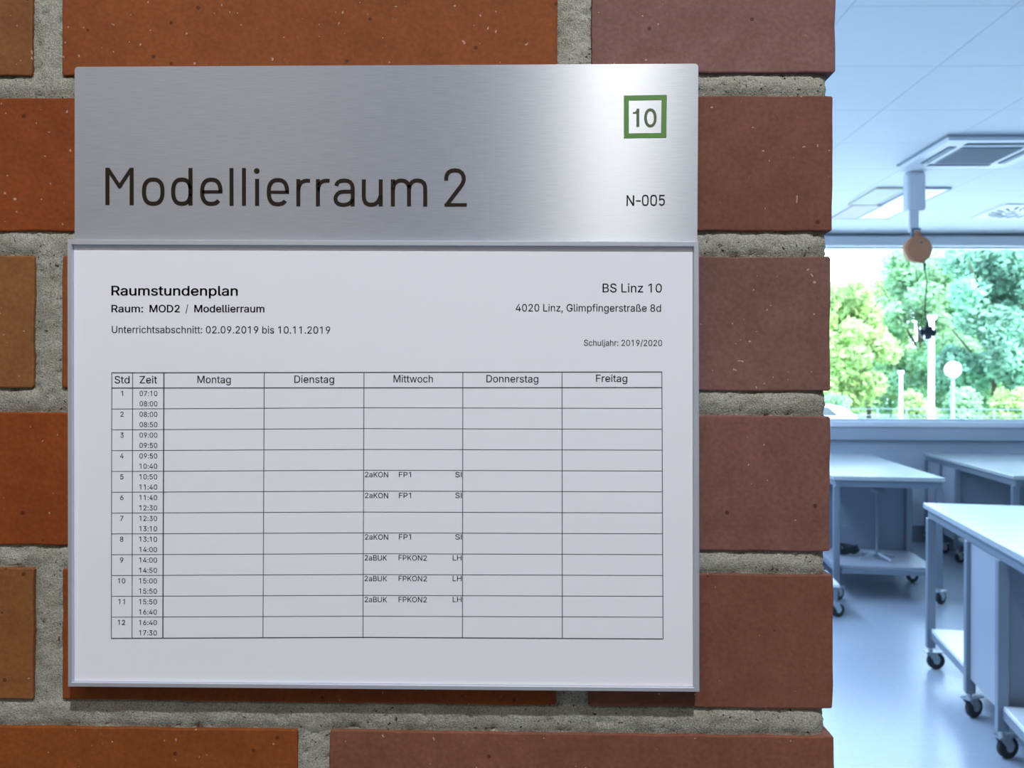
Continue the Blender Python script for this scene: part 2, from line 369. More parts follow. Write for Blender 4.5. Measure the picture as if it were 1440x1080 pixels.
def brick_mesh(w, h, d, rnd):
    n_w = max(4, int(w / .011)); n_h = 6
    pts = []
    def j(): return rnd.uniform(-.00028, .00028)
    cr = .0008
    for i in range(n_w + 1): pts.append((cr + (w - 2 * cr) * i / n_w, 0 + j()))
    for i in range(n_h + 1): pts.append((w + j(), cr + (h - 2 * cr) * i / n_h))
    for i in range(n_w + 1): pts.append((w - cr - (w - 2 * cr) * i / n_w, h + j()))
    for i in range(n_h + 1): pts.append((0 + j(), h - cr - (h - 2 * cr) * i / n_h))
    bm = bmesh.new(); c = Vector((w / 2, h / 2)); rings = []
    for inset, y in ((.0007, 0), (.0002, .0002), (0, .0008), (0, d)):
        rings.append([bm.verts.new((c.x + (p[0] - c.x) * (1 - 2 * inset / w), y, c.y + (p[1] - c.y) * (1 - 2 * inset / h))) for p in pts])
    n = len(pts)
    bm.faces.new(rings[0]); bm.faces.new(rings[-1][::-1])
    for a, b in zip(rings, rings[1:]):
        for i in range(n): bm.faces.new((a[i], a[(i + 1) % n], b[(i + 1) % n], b[i]))
    return bm
rnd = random.Random(3)
all_b = []
for ci, (zb, zt2) in enumerate(vis):
    for bi, (x0, x1) in enumerate(course_bricks(ci)):
        all_b.append((x0, x1, zb, zt2))
        bm = brick_mesh(x1 - x0, zt2 - zb, .05 - .001, rnd)
        o = finish(bm, 'brick', M_BRICK, wall, (x0, YW + rnd.uniform(0, .0006), zb))
        o.rotation_euler = (rnd.uniform(-.003, .003), 0, rnd.uniform(-.0012, .0012))
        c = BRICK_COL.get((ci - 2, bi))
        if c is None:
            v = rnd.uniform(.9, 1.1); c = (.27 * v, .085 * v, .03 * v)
        haze_k = (.72, .76, .86) if bi == 0 else (.78, .76, .52)  # haze put into the colour: right end greyer, the rest warmer
        o.color = (c[0] * haze_k[0], c[1] * haze_k[1], c[2] * haze_k[2], 1)
ztop, zbot = vis[0][1], vis[-1][0]
# bricks well above, below and to the left of the picture: one joined field
bm = bmesh.new(); z = ztop + .011; r = 1
while z + .065 < ZC:
    x = XE
    if r % 2: x -= 0
    first = .1165 if r % 2 else LB
    while x > CX0 + .3:
        w_ = first; first = LB
        box(bm, x - w_, x, YW, YW + .049, z, z + .065, .001); x -= w_ + JW
    z += PITCH; r += 1
z = zbot - .011 - .065; r = 1
while z > .01:
    x = XE; first = .1165 if r % 2 else LB
    while x > CX0 + .3:
        w_ = first; first = LB
        box(bm, x - w_, x, YW, YW + .049, z, z + .065, .001); x -= w_ + JW
    z -= PITCH; r += 1
for ci, (zb, zt2) in enumerate(vis):
    x = min(b[0] for b in course_bricks(ci)) - JW
    while x > CX0 + .3:
        box(bm, x - LB, x, YW, YW + .049, zb, zt2, .001); x -= LB + JW
o = finish(bm, 'brick_field', M_BRICK, wall); o['kind'] = 'stuff'; o.color = (.19, .066, .022, 1)
# mortar: fine relief where the picture looks, plain slab elsewhere
bm = bmesh.new(); st = .0015
nx = int((XE - .0012 - LX) / st); nzn = int((ztop + .011 - zbot + .011) / st)
def depth_at(x, z):
    best = 1e9
    for (a, b, c, d) in all_b:
        dx = max(a - x, 0, x - b); dz = max(c - z, 0, z - d)
        q = math.hypot(dx, dz) if (dx or dz) else -min(x - a, b - x, z - c, d - z)
        if q < best: best = q
    return best
grid = {}
rows = {}
for (a, b, c, d) in all_b: rows.setdefault((c, d), []).append((a, b))
zlist = sorted(rows)
for j in range(nzn + 1):
    z = zbot - .011 + j * st
    near = [(a, b, c, d) for (a, b, c, d) in all_b if c - .012 < z < d + .012]
    for i in range(nx + 1):
        x = LX + i * st
        best = 1e9
        for (a, b, c, d) in near:
            if a - .012 > x or b + .012 < x: continue
            dx = max(a - x, 0, x - b); dz = max(c - z, 0, z - d)
            q = math.hypot(dx, dz) if (dx or dz) else -min(x - a, b - x, z - c, d - z)
            if q < best: best = q
        if best < -.0035: continue
        t = min(1, max(0, best / .0055))
        p = Vector((x, 0, z))
        y = .0022 - .0015 * math.sin(t * math.pi / 2)
        y += .0006 * noise.fractal(p * 90, .8, 2.1, 4) + .0005 * noise.noise(p * 700)
        y += .0012 * max(0, noise.noise(p * 260) - .28) * 3
        if x > XE - .012: y += .0035 * ((x - XE + .012) / .012) ** 2 
        xx = x
        if i == nx: xx = x - .0012 + .0016 * noise.noise(Vector((0, 7, z)) * 300)
        grid[i, j] = bm.verts.new((xx, YW + max(y, .0002), z))
for (i, j), v in grid.items():
    q = [grid.get((i + 1, j)), grid.get((i + 1, j + 1)), grid.get((i, j + 1))]
    if all(q): bm.faces.new((v, *q))
o = finish(bm, 'mortar', M_MORTAR, wall, smooth=True); o['kind'] = 'stuff'
bm = bmesh.new()
box(bm, CX0, XE - .005, YW + .012, YW + .0495, 0, ZC)
box(bm, CX0, XE - .005, YW + .004, YW + .012, ztop + .0105, ZC); box(bm, CX0, XE - .005, YW + .004, YW + .012, 0, zbot - .0105)
box(bm, CX0, LX, YW + .004, YW + .012, zbot - .011, ztop + .011)
finish(bm, 'mortar_bed', M_MORTAR, wall)['kind'] = 'stuff'

# ------------------------------------------------------------------ writing
# outlines of the sans letters printed on the sheet: advance, closed outlines
GLYPHS = {
 ' ': (187, []),
 ',': (188, ['38,-119 68,71 137,71 84,-119']),
 '.': (188, ['95,-4 78,-1 63,9 53,24 50,41 53,59 63,73 78,83 95,87 113,83 128,73 138,59 141,41 138,24 128,9 113,-1']),
 '/': (249, ['235,533 71,-76 14,-76 178,533']),
 '0': (453, ['227,-7 174,1 130,24 95,62 69,113 53,178 48,254 53,330 69,395 95,447 130,484 174,508 227,516 279,508 323,484 358,447 384,395 400,330 405,254 400,178 384,113 359,62 323,24 279,1', '227,50 261,56 290,74 313,103 330,144 340,194 344,254 340,314 330,365 313,405 290,435 261,453 227,460 192,453 163,435 140,405 123,365 113,314 109,254 113,194 123,144 140,103 163,74 192,56']),
 '1': (453, ['76,0 76,55 391,55 391,0', '276,509 276,0 212,0 212,448 209,448 86,358 86,427 198,509']),
 '2': (453, ['64,0 64,47 234,229 282,282 299,305 311,327 318,348 320,371 317,397 308,419 293,436 273,449 250,457 224,460 196,457 172,447 153,433 139,413 130,390 127,362 66,362 71,405 86,442 111,473 143,496 182,511 225,516 268,511 306,497 337,474 361,445 376,411 381,372 378,345 371,318 357,290 336,259 267,180 153,60 153,57 389,57 389,0']),
 '3': (453, ['218,-7 173,-3 133,10 98,30 70,57 52,91 44,132 109,132 115,107 126,87 144,71 165,59 191,52 219,50 248,53 275,61 297,74 315,93 325,116 329,145 326,172 316,196 299,217 275,234 242,244 201,248 157,248 157,299 288,448 288,452 70,452 70,509 372,509 372,461 211,278 211,289 264,288 308,276 344,253 371,222 387,186 393,145 387,103 370,66 344,36 309,12 266,-2']),
 '4': (453, ['40,105 40,158 247,509 311,509 109,166 109,163 413,163 413,105', '282,0 282,121 282,146 282,318 343,318 343,0']),
 '5': (453, ['221,-7 178,-2 140,11 108,32 83,60 66,93 60,130 122,130 127,108 138,89 154,73 173,60 196,52 221,50 250,53 276,64 298,82 314,104 324,131 328,162 324,193 314,221 297,244 275,262 248,273 218,277 192,275 167,268 145,258 128,246 67,253 96,509 366,509 366,452 151,452 134,301 136,301 155,315 178,325 203,331 229,334 263,330 294,321 321,306 345,285 364,260 379,231 388,199 391,163 385,117 369,76 343,41 309,15 268,-1']),
 '6': (453, ['226,-7 182,-1 142,15 109,40 84,74 69,115 64,162 68,199 80,239 102,285 137,340 252,509 322,509 151,261 145,261 154,275 165,288 179,299 196,307 214,312 235,314 278,309 316,295 346,271 370,240 384,201 389,157 384,112 368,73 343,39 310,14 271,-2', '226,48 254,52 279,63 299,79 314,101 324,128 327,157 324,187 314,213 299,235 279,251 254,262 226,265 198,262 174,252 153,235 138,214 128,188 125,158 128,128 138,102 153,79 174,63 198,52']),
 '7': (453, ['97,0 323,448 323,452 62,452 62,509 391,509 391,449 165,0']),
 '8': (453, ['226,-7 178,-2 136,11 101,33 74,62 57,96 52,135 55,166 65,195 81,220 101,241 125,256 153,265 153,267 119,282 93,308 76,342 70,380 75,417 90,450 114,477 146,498 184,511 226,516 269,511 306,498 337,477 361,450 377,417 382,380 376,342 359,308 333,282 300,267 300,265 327,256 351,241 372,220 387,195 397,166 401,135 395,96 378,62 352,33 317,11 275,-2', '226,49 258,52 285,60 307,74 323,91 333,113 337,139 333,165 322,189 305,208 283,223 256,232 226,235 196,232 169,223 147,208 130,189 119,165 115,139 119,113 129,91 145,74 167,60 195,52', '226,290 252,292 274,300 293,313 307,330 316,351 319,376 316,399 308,420 294,437 275,449 252,457 226,460 200,457 177,449 159,437 145,420 136,399 133,376 136,351 145,330 159,313 178,300 201,292']),
 '9': (453, ['226,516 271,510 310,494 343,468 368,434 384,393 389,347 385,309 373,270 350,224 315,168 200,0 130,0 301,248 307,248 299,234 287,221 273,210 257,202 238,196 218,195 175,199 137,214 106,237 83,269 68,307 64,352 69,397 85,436 110,469 143,494 182,510', '226,460 199,457 174,446 154,429 138,407 129,381 125,352 129,322 138,295 154,274 174,257 199,247 226,243 254,247 279,257 299,273 314,295 324,321 327,350 324,381 314,407 299,429 279,446 254,457']),
 ':': (188, ['95,-4 78,-1 63,9 53,24 50,41 53,59 63,73 78,83 95,87 113,83 128,73 138,59 141,41 138,24 128,9 113,-1', '95,271 78,274 63,284 53,299 50,316 53,334 63,349 78,359 95,362 113,359 128,349 138,334 141,316 138,299 128,284 113,274']),
 'B': (456, ['60,0 60,509 241,509 289,504 329,491 359,469 381,442 394,410 398,374 395,344 387,320 373,301 356,286 336,275 315,267 315,262 339,257 363,245 385,227 402,203 414,173 418,136 413,100 400,67 377,39 344,18 301,4 247,0', '125,57 245,57 296,63 330,80 349,105 355,137 352,161 342,184 327,203 306,218 279,228 248,231 125,231', '125,285 238,285 265,288 288,296 308,309 323,326 333,348 336,372 330,403 313,429 283,446 240,452 125,452']),
 'D': (502, ['219,0 96,0 96,57 215,57 272,63 318,81 354,110 379,149 394,198 399,255 394,312 379,361 354,399 320,428 275,446 221,452 93,452 93,509 225,509 294,501 353,478 399,441 433,391 455,329 462,255 455,181 433,119 398,68 351,31 291,8', '125,509 125,0 60,0 60,509']),
 'F': (410, ['60,0 60,509 369,509 369,452 125,452 125,278 346,278 346,221 125,221 125,0']),
 'G': (520, ['269,-7 205,1 149,25 104,64 69,116 47,179 40,254 47,329 69,393 103,445 149,484 203,508 265,516 304,513 340,504 374,489 403,469 429,445 449,416 465,384 474,349 408,349 399,372 387,393 373,411 356,427 337,439 315,448 291,454 265,456 222,450 183,432 150,404 125,364 109,314 103,254 109,194 125,145 151,105 184,76 224,59 269,53 309,57 345,71 374,93 396,123 410,160 415,202 434,199 283,199 283,256 478,256 478,200 471,141 451,91 419,50 377,19 326,0']),
 'H': (517, ['60,0 60,509 125,509 125,289 392,289 392,509 457,509 457,0 392,0 392,232 125,232 125,0']),
 'I': (300, ['31,0 31,57 118,57 118,452 31,452 31,509 269,509 269,452 183,452 183,57 269,57 269,0']),
 'K': (467, ['104,145 104,216 139,261 174,303 212,344 364,509 448,509 231,276 228,276', '60,0 60,509 125,509 125,334 124,225 125,193 125,0', '372,0 188,259 228,309 449,0']),
 'L': (393, ['60,0 60,509 125,509 125,57 361,57 361,0']),
 'M': (628, ['60,0 60,509 152,509 277,187 287,159 299,123 311,84 322,49 307,49 318,83 330,121 342,158 352,187 476,509 568,509 568,0 504,0 504,291 504,327 505,369 506,413 507,457 513,457 498,409 482,363 467,322 456,291 342,0 286,0 170,291 159,321 145,361 129,408 112,457 119,457 120,416 121,372 122,328 122,291 122,0']),
 'N': (523, ['60,0 60,509 136,509 343,183 363,151 388,107 414,55 405,54 401,108 399,157 399,195 399,509 463,509 463,0 387,0 202,290 177,331 148,381 108,452 119,454 122,384 124,328 125,291 125,0']),
 'O': (533, ['267,-7 205,1 150,25 105,63 70,115 48,179 40,254 48,329 70,393 105,445 150,484 205,508 267,516 329,508 384,484 429,445 464,393 486,329 493,254 486,179 464,115 429,63 384,25 329,1', '267,53 310,59 349,76 383,105 408,144 425,194 430,254 425,314 408,365 383,404 349,433 310,450 267,456 223,450 184,433 151,404 125,364 109,314 103,254 109,194 125,144 151,105 184,76 223,59']),
 'P': (444, ['60,0 60,509 235,509 289,503 332,487 366,462 390,430 404,391 409,348 404,304 390,265 366,233 332,207 289,191 235,186 109,186 109,242 233,242 269,246 297,256 318,272 333,294 342,319 344,348 342,376 333,402 318,423 297,439 268,449 232,452 125,452 125,0']),
 'R': (449, ['60,0 60,509 236,509 290,504 333,489 367,465 390,433 405,395 409,352 405,309 390,271 367,240 333,217 289,203 236,198 96,198 96,255 234,255 269,258 298,267 319,281 334,300 342,324 345,352 342,380 334,405 319,425 298,440 269,449 233,452 125,452 125,0', '353,0 230,229 303,229 428,0']),
 'S': (446, ['224,-9 172,-4 128,9 91,31 64,60 46,96 38,137 104,137 110,110 123,88 142,71 166,59 194,52 224,49 257,52 286,60 311,74 329,92 341,114 346,139 342,161 332,179 316,193 296,205 245,222 184,239 128,260 86,289 60,326 52,372 58,413 75,448 102,476 138,498 180,511 227,516 275,511 316,498 351,476 377,449 394,415 401,378 337,378 326,412 302,437 267,453 225,459 194,456 167,448 145,435 129,418 118,398 115,376 119,352 131,334 148,319 169,308 212,293 264,279 312,264 336,252 359,238 379,220 395,198 405,171 408,139 403,99 386,64 360,34 323,11 278,-4']),
 'U': (517, ['259,-8 203,-2 154,15 114,43 85,80 66,124 60,173 60,509 124,509 124,178 128,144 141,113 160,87 187,68 220,56 259,52 298,56 331,68 357,87 377,113 389,144 393,178 393,509 457,509 457,173 451,124 433,80 403,43 363,15 315,-2']),
 'Z': (438, ['42,0 42,46 273,385 306,431 341,476 348,454 285,452 223,452 40,452 40,509 397,509 397,462 169,129 134,81 97,33 90,54 152,57 214,57 399,57 399,0']),
 'a': (389, ['160,-9 126,-5 94,5 68,22 48,45 35,73 30,108 34,138 43,161 58,179 78,193 100,203 125,211 178,220 234,227 252,230 265,235 273,243 276,255 276,257 273,279 267,297 256,311 240,322 220,329 196,331 171,329 149,322 132,313 118,301 107,288 100,274 41,291 57,322 79,346 104,364 133,375 163,382 194,384 239,379 263,372 286,360 306,343 322,320 333,290 337,251 337,0 277,0 277,52 272,52 252,25 236,12 215,1 190,-6', '170,45 202,49 228,59 248,74 263,93 272,115 276,138 276,190 259,182 231,176 200,171 175,168 134,159 117,150 103,139 95,124 92,105 94,87 102,72 114,61 130,52 149,47']),
 'b': (424, ['229,-8 198,-5 172,4 153,17 138,31 118,59 112,59 112,0 53,0 53,509 114,509 114,319 118,319 137,346 152,360 171,373 197,381 229,384 274,378 313,361 345,332 370,293 385,245 390,189 385,133 370,84 346,45 313,16 274,-2', '220,47 253,51 279,66 301,88 316,117 325,151 328,189 325,227 316,261 301,290 280,311 253,325 220,330 188,325 161,312 140,291 125,263 116,229 113,189 116,150 125,115 140,86 162,65 188,51']),
 'c': (396, ['207,-8 159,-2 117,16 82,46 56,85 40,133 34,187 40,243 56,291 82,330 117,360 159,378 207,384 234,383 260,377 284,368 305,356 324,341 340,322 353,301 362,277 303,262 290,289 270,311 242,325 207,330 173,325 145,310 124,287 108,258 99,224 96,187 99,151 108,117 124,89 145,66 173,51 207,46 243,52 271,66 292,89 304,117 363,102 354,78 341,56 325,37 306,21 285,9 261,-1 235,-6']),
 'd': (424, ['195,-8 151,-2 111,16 79,45 55,84 39,133 34,189 39,245 55,293 79,332 112,361 151,378 196,384 228,381 253,373 272,360 287,346 306,319 311,319 311,509 372,509 372,0 313,0 313,59 307,59 287,31 272,17 252,4 227,-5', '205,47 236,51 263,65 284,86 299,115 309,150 312,189 309,229 300,263 284,291 263,312 237,325 205,330 172,325 145,311 124,290 108,261 99,227 96,189 99,151 109,117 124,88 145,66 172,51']),
 'e': (404, ['212,-8 161,-2 117,16 82,46 56,85 40,132 34,187 39,242 55,290 81,329 115,359 157,378 205,384 236,382 266,374 294,361 319,341 341,315 357,282 368,242 371,194 371,169 75,169 75,221 338,221 310,202 307,237 298,269 283,294 263,314 237,326 205,330 173,326 146,313 125,294 109,270 99,241 96,211 96,178 100,139 110,106 128,80 151,61 179,50 212,46 234,48 254,53 271,61 285,73 297,88 306,105 365,91 353,63 335,39 311,19 283,4 249,-5']),
 'f': (253, ['228,379 228,327 6,327 6,379', '81,0 81,432 84,461 96,486 113,505 135,519 161,527 187,530 222,527 243,521 227,468 215,472 195,474 171,470 154,460 145,443 142,419 142,0']),
 'g': (425, ['207,-151 168,-148 134,-140 105,-127 82,-110 64,-91 51,-69 101,-41 122,-66 136,-78 154,-88 178,-95 207,-97 249,-92 282,-75 304,-47 311,-6 311,68 306,68 287,41 272,28 252,16 227,8 195,5 152,10 113,27 80,53 55,90 39,136 34,191 39,246 55,293 80,332 112,361 152,378 196,384 228,382 253,373 273,360 288,346 308,319 313,319 313,379 372,379 372,-9 367,-54 350,-90 324,-117 291,-136 251,-147', '205,59 237,63 264,75 285,95 300,121 309,154 312,193 309,231 300,264 285,291 264,312 237,325 205,330 172,325 145,312 124,290 109,262 99,229 96,193 99,155 109,123 124,96 145,76 172,63']),
 'h': (410, ['114,227 114,0 53,0 53,509 114,509 114,287 102,287 124,332 152,362 187,379 227,384 264,380 295,369 321,349 341,321 353,285 357,240 357,0 296,0 296,235 290,275 273,304 246,323 210,329 184,326 161,317 141,303 126,283 117,257']),
 'i': (166, ['53,0 53,379 114,379 114,0', '84,443 67,446 54,455 44,468 41,483 44,499 54,512 67,521 84,524 100,521 114,512 123,499 126,483 123,468 114,455 100,446']),
 'j': (166, ['53,379 114,379 114,-30 111,-63 102,-90 86,-113 65,-129 37,-139 4,-143 -10,-143 -10,-87 2,-87 25,-83 40,-72 50,-54 53,-29', '83,443 67,446 53,455 44,468 41,483 44,499 53,512 67,521 83,524 100,521 114,512 123,499 126,483 123,468 114,455 100,446']),
 'l': (189, ['139,-2 101,3 74,20 58,47 53,84 53,509 114,509 114,99 115,77 120,62 130,54 146,52 160,53 170,54 181,3 162,-1']),
 'm': (610, ['53,0 53,379 112,379 112,295 108,295 118,323 132,346 151,363 172,376 195,384 219,386 257,380 287,361 309,331 321,295 312,295 322,321 337,343 357,361 381,375 407,383 437,386 468,383 497,372 522,354 541,328 553,296 557,255 557,0 496,0 496,254 490,289 473,313 447,326 419,330 395,328 374,320 358,307 345,290 338,270 335,247 335,0 274,0 274,260 269,288 253,311 229,326 199,330 178,328 158,320 140,307 126,289 117,266 114,238 114,0']),
 'n': (410, ['114,227 114,0 53,0 53,379 112,379 112,287 102,287 124,332 152,362 187,379 227,384 264,380 295,369 321,349 341,321 353,285 357,240 357,0 296,0 296,235 290,275 273,304 246,323 210,329 184,326 161,317 141,303 126,283 117,257']),
 'o': (415, ['207,-8 159,-2 117,16 82,46 56,85 40,133 34,187 40,243 56,291 82,330 117,360 159,378 207,384 256,378 299,360 333,330 359,291 376,243 381,187 376,133 359,85 333,46 299,16 256,-2', '207,46 242,51 270,66 292,89 307,117 316,151 319,187 316,224 307,258 292,287 270,310 242,325 207,330 173,325 145,310 124,287 108,258 99,224 96,187 99,151 108,117 124,89 145,66 173,51']),
 'p': (424, ['53,-143 53,379 112,379 112,319 118,319 137,346 152,360 171,373 197,381 229,384 274,378 313,361 345,332 370,293 385,245 390,189 385,133 370,84 346,45 313,16 274,-2 229,-8 198,-5 173,4 153,17 138,31 118,59 114,59 114,-143', '220,47 253,51 279,66 301,88 316,117 325,151 328,189 325,227 316,261 301,290 280,311 253,325 220,330 188,325 161,312 140,291 125,263 116,229 113,189 116,150 125,115 140,86 162,65 188,51']),
 'r': (259, ['53,0 53,379 112,379 112,321 115,321 130,347 152,367 181,380 213,385 229,384 243,384 243,322 230,324 207,326 182,323 159,315 140,301 126,284 117,262 114,237 114,0']),
 's': (365, ['182,-8 145,-5 112,3 84,18 62,38 45,63 36,94 94,107 105,79 124,60 150,49 181,45 217,50 244,62 262,81 268,103 265,121 254,136 237,147 212,155 149,170 104,186 72,208 53,237 47,274 51,305 65,332 87,354 115,370 149,381 187,384 223,381 254,372 279,358 299,339 314,316 324,290 268,277 258,298 243,316 219,328 187,333 156,329 131,317 114,299 109,277 112,258 124,243 144,232 172,223 229,209 275,194 306,171 325,142 331,107 326,75 312,47 290,24 260,6 223,-5']),
 't': (227, ['204,379 204,327 6,327 6,379', '65,471 126,471 126,98 128,76 136,61 150,53 170,50 185,51 202,54 213,2 192,-3 168,-4 125,2 92,21 72,52 65,93']),
 'u': (410, ['182,-5 146,-1 115,11 89,31 69,59 57,95 53,139 53,379 114,379 114,144 119,105 137,75 164,56 200,50 226,53 249,62 268,77 283,97 293,122 296,153 296,379 357,379 357,0 298,0 298,92 307,92 286,47 257,17 222,0']),
 'w': (567, ['138,0 23,379 87,379 133,214 154,137 175,41 165,41 186,135 206,214 252,379 316,379 362,214 382,136 402,41 391,41 413,135 434,214 480,379 545,379 429,0 368,0 319,172 305,225 291,280 277,338 291,338 277,280 263,225 248,172 199,0']),
 'z': (380, ['42,0 42,46 254,320 254,323 48,323 48,379 333,379 333,331 126,60 126,56 339,56 339,0']),
 'ß': (441, ['122,362 122,0 60,0 60,362 70,429 99,477 143,506 197,516 229,512 260,503 289,486 312,463 327,432 332,393 330,370 325,351 309,322 292,299 287,287 285,272 288,256 297,241 327,215 362,188 378,171 391,152 400,129 403,100 399,69 386,42 366,21 340,6 307,-4 269,-7 237,-5 207,1 182,10 164,20 187,74 217,58 238,52 265,50 297,53 321,64 337,81 342,104 339,123 330,139 300,167 264,194 248,209 235,227 226,247 223,272 224,291 230,306 247,329 264,353 270,368 272,388 266,420 250,442 226,455 197,459 164,453 141,435 127,405']),
}
def area2(q): return sum(q[k - 1][0] * q[k][1] - q[k][0] * q[k - 1][1] for k in range(len(q)))
def outline_mesh(splines, bold=0.0):
    """closed outlines (x,z in millimetres); clockwise ones are solid, counter-clockwise ones are holes"""
    verts, faces = [], []
    sol = [q for q in splines if area2(q) < 0]; hol = [q for q in splines if area2(q) >= 0]
    for q in sol:
        x0, x1 = min(p[0] for p in q), max(p[0] for p in q); z0, z1 = min(p[1] for p in q), max(p[1] for p in q)
        hs = [h for h in hol if all(x0 < p[0] < x1 and z0 < p[1] < z1 for p in h)]
        loops = [[Vector((a, b, 0)) for a, b in l] for l in [q] + hs]
        tri = tessellate_polygon(loops); flat = [v for l in loops for v in l]
        for dx, dz in ([(0, 0)] if not bold else [(-bold, 0), (bold, 0), (0, bold * .5), (0, -bold * .5)]):
            k = len(verts); verts += [((v.x + dx) / 1000, 0, (v.y + dz) / 1000) for v in flat]; faces += [(k + t[0], k + t[1], k + t[2]) for t in tri]
    me = bpy.data.meshes.new('glyphs'); me.from_pydata(verts, [], faces); me.update(); return me
def text_width(s):
    x = 0; lo = None; hi = 0
    for ch in s:
        a, r_ = GLYPHS[ch]
        for q in r_:
            for p in q:
                X = x + p[0]
                lo = X if lo is None else min(lo, X); hi = max(hi, X)
        x += a
    return lo, hi
for _k, (_a, _r) in list(GLYPHS.items()):
    GLYPHS[_k] = (_a, [[tuple(int(t) for t in p.split(',')) for p in q.split(' ')] for q in _r])
GLYPHS['1'] = (453, GLYPHS['1'][1][1:]); GLYPHS['I'] = (185, [[(60, 0), (60, 509), (125, 509), (125, 0)]])
for _k in 'RP':      # stem and bowl as separate outlines so neither crosses itself
    _a, _r = GLYPHS[_k]; _q = _r[0]; _i0 = [i for i, p in enumerate(_q) if p == (60, 509)][0]
    _q = _q[_i0 + 1:] + _q[:_i0 + 1]; _bowl = [((125 if p[0] == 96 else p[0]), p[1]) for p in _q if p[0] > 60 and p != (125, 0)]
    GLYPHS[_k] = (_a, [[(60, 0), (60, 509), (125, 509), (125, 0)], [(125, 509)] + _bowl] + _r[1:])
def printed(name, s, xl, xr, yb, cap, y, parent, m, bold=0.0, slope=0.0):
    """text s between pixels xl..xr with its baseline on row yb, set on the plane y"""
    a = on_y(xl, yb, y); b = on_y(xr, yb, y); t = on_y(xl, yb - cap, y)
    lo, hi = text_width(s); sx = (b.x - a.x) * 1000 / (hi - lo); sz = (t.z - a.z) * 1000 / 509.0
    sp = []; x = -lo
    for ch in s:
        adv, r_ = GLYPHS[ch]
        for q in r_: sp.append([((x + p[0]) * sx, p[1] * sz) for p in q])
        x += adv
    me = outline_mesh(sp, bold)
    o = link(name, me, m, parent); o.location = (a.x - parent.location.x, y - parent.location.y, a.z - parent.location.z)
    return o
class Strokes:
    def __init__(s, ox, oy, sc, y): s.ox, s.oy, s.sc, s.y = ox, oy, sc, y; s.bm = bmesh.new()
    def P(s, p): q = on_y(s.ox + p[0] / s.sc, s.oy + p[1] / s.sc, s.y); return q
    def poly(s, pts): s.bm.faces.new([s.bm.verts.new(s.P(p)) for p in pts])
    def rect(s, x0, x1, y0, y1): s.poly([(x0, y0), (x1, y0), (x1, y1), (x0, y1)])
    def stroke(s, pts, w, closed=False):
        pts = [Vector(p) for p in pts]; n = len(pts); L_ = []; R_ = []
        for i, p in enumerate(pts):
            if closed: a, b = pts[i - 1], pts[(i + 1) % n]
            else: a, b = pts[max(0, i - 1)], pts[min(n - 1, i + 1)]
            d0 = (p - a).normalized() if (p - a).length > 1e-6 else (b - p).normalized()
            d1 = (b - p).normalized() if (b - p).length > 1e-6 else d0
            t = (d0 + d1).normalized(); nn = Vector((-t.y, t.x)); k = max(.5, nn.dot(Vector((-d1.y, d1.x))))
            L_.append(p + nn * w / 2 / k); R_.append(p - nn * w / 2 / k)
        vl = [s.bm.verts.new(s.P(p)) for p in L_]; vr = [s.bm.verts.new(s.P(p)) for p in R_]
        for i in range(n if closed else n - 1):
            j = (i + 1) % n; s.bm.faces.new((vl[i], vl[j], vr[j], vr[i]))
    def done(s, name, m, parent):
        for v in s.bm.verts: v.co -= parent.location
        for f in s.bm.faces:
            f.normal_update()
            if f.normal.y > 0: f.normal_flip()
        bmesh.ops.triangulate(s.bm, faces=s.bm.faces)
        me = bpy.data.meshes.new(name); s.bm.to_mesh(me); s.bm.free(); return link(name, me, m, parent)
def sup(cx, cy, rx, ry, a0, a1, e=2.5, n=36):
    out = []
    for i in range(n + 1):
        a = R(a0 + (a1 - a0) * i / n); c, s_ = math.cos(a), math.sin(a)
        out.append((cx + rx * math.copysign(abs(c) ** (2 / e), c), cy - ry * math.copysign(abs(s_) ** (2 / e), s_)))
    return out

# ------------------------------------------------------------------ room sign plate
YP = YW - .0050      # face of the plate
def rounded(pts_px, y, rad, n=5):
    P = [on_y(a, b, y) for a, b in pts_px]; out = []
    for i, p in enumerate(P):
        a = (P[i - 1] - p).normalized() * rad; b = (P[(i + 1) % 4] - p).normalized() * rad
        if i >= 2: out.append((p.x, p.z)); continue
        for k in range(n + 1):
            t = k / n; q = p + a * (1 - t) ** 2 + b * t ** 2; out.append((q.x, q.z))
    return out
ctr = on_y(543, 215, YW)
sign = empty('door_sign', (ctr.x, YW, ctr.z))
tag(sign, 'brushed aluminium door sign reading Modellierraum 2, above the framed timetable', 'sign')
bm = bmesh.new()
outl = rounded([(105, 94), (982, 89.5), (980.5, 362), (105, 360)], YP, .0018)
prism(bm, [(x - ctr.x, z - ctr.z) for x, z in outl], YP - YW, 0.0008 - .0014)
bmesh.ops.recalc_face_normals(bm, faces=bm.faces)
uv = bm.loops.layers.uv.new('UVMap')
for f in bm.faces:
    for l in f.loops: l[uv].uv = (l.vert.co.z * 3 + .5, l.vert.co.x * 3 + .5)
me = bpy.data.meshes.new('plate'); bm.to_mesh(me); bm.free()
link('plate', me, M_BRUSHED, sign)
YL = YP - .00012
def headline_letter(fn, sc_):
    s = Strokes(*sc_, YL); fn(s); s.done('letter', M_BROWN, sign)
S1 = (140, 220, 5.538); S2 = (400, 220, 5.333); S3 = (860, 260, 10.8); S4 = (860, 120, 6.0)
headline_letter(lambda s: s.poly([(45, 88), (76, 88), (155, 208), (236, 88), (265, 88), (266, 380), (234, 380), (234, 142), (168, 243), (160, 250), (150, 250), (143, 243), (77, 142), (77, 378), (45, 378)]), S1)
headline_letter(lambda s: s.stroke(sup(418, 274, 72, 94, 0, 360)[:-1], 32, True), S1)
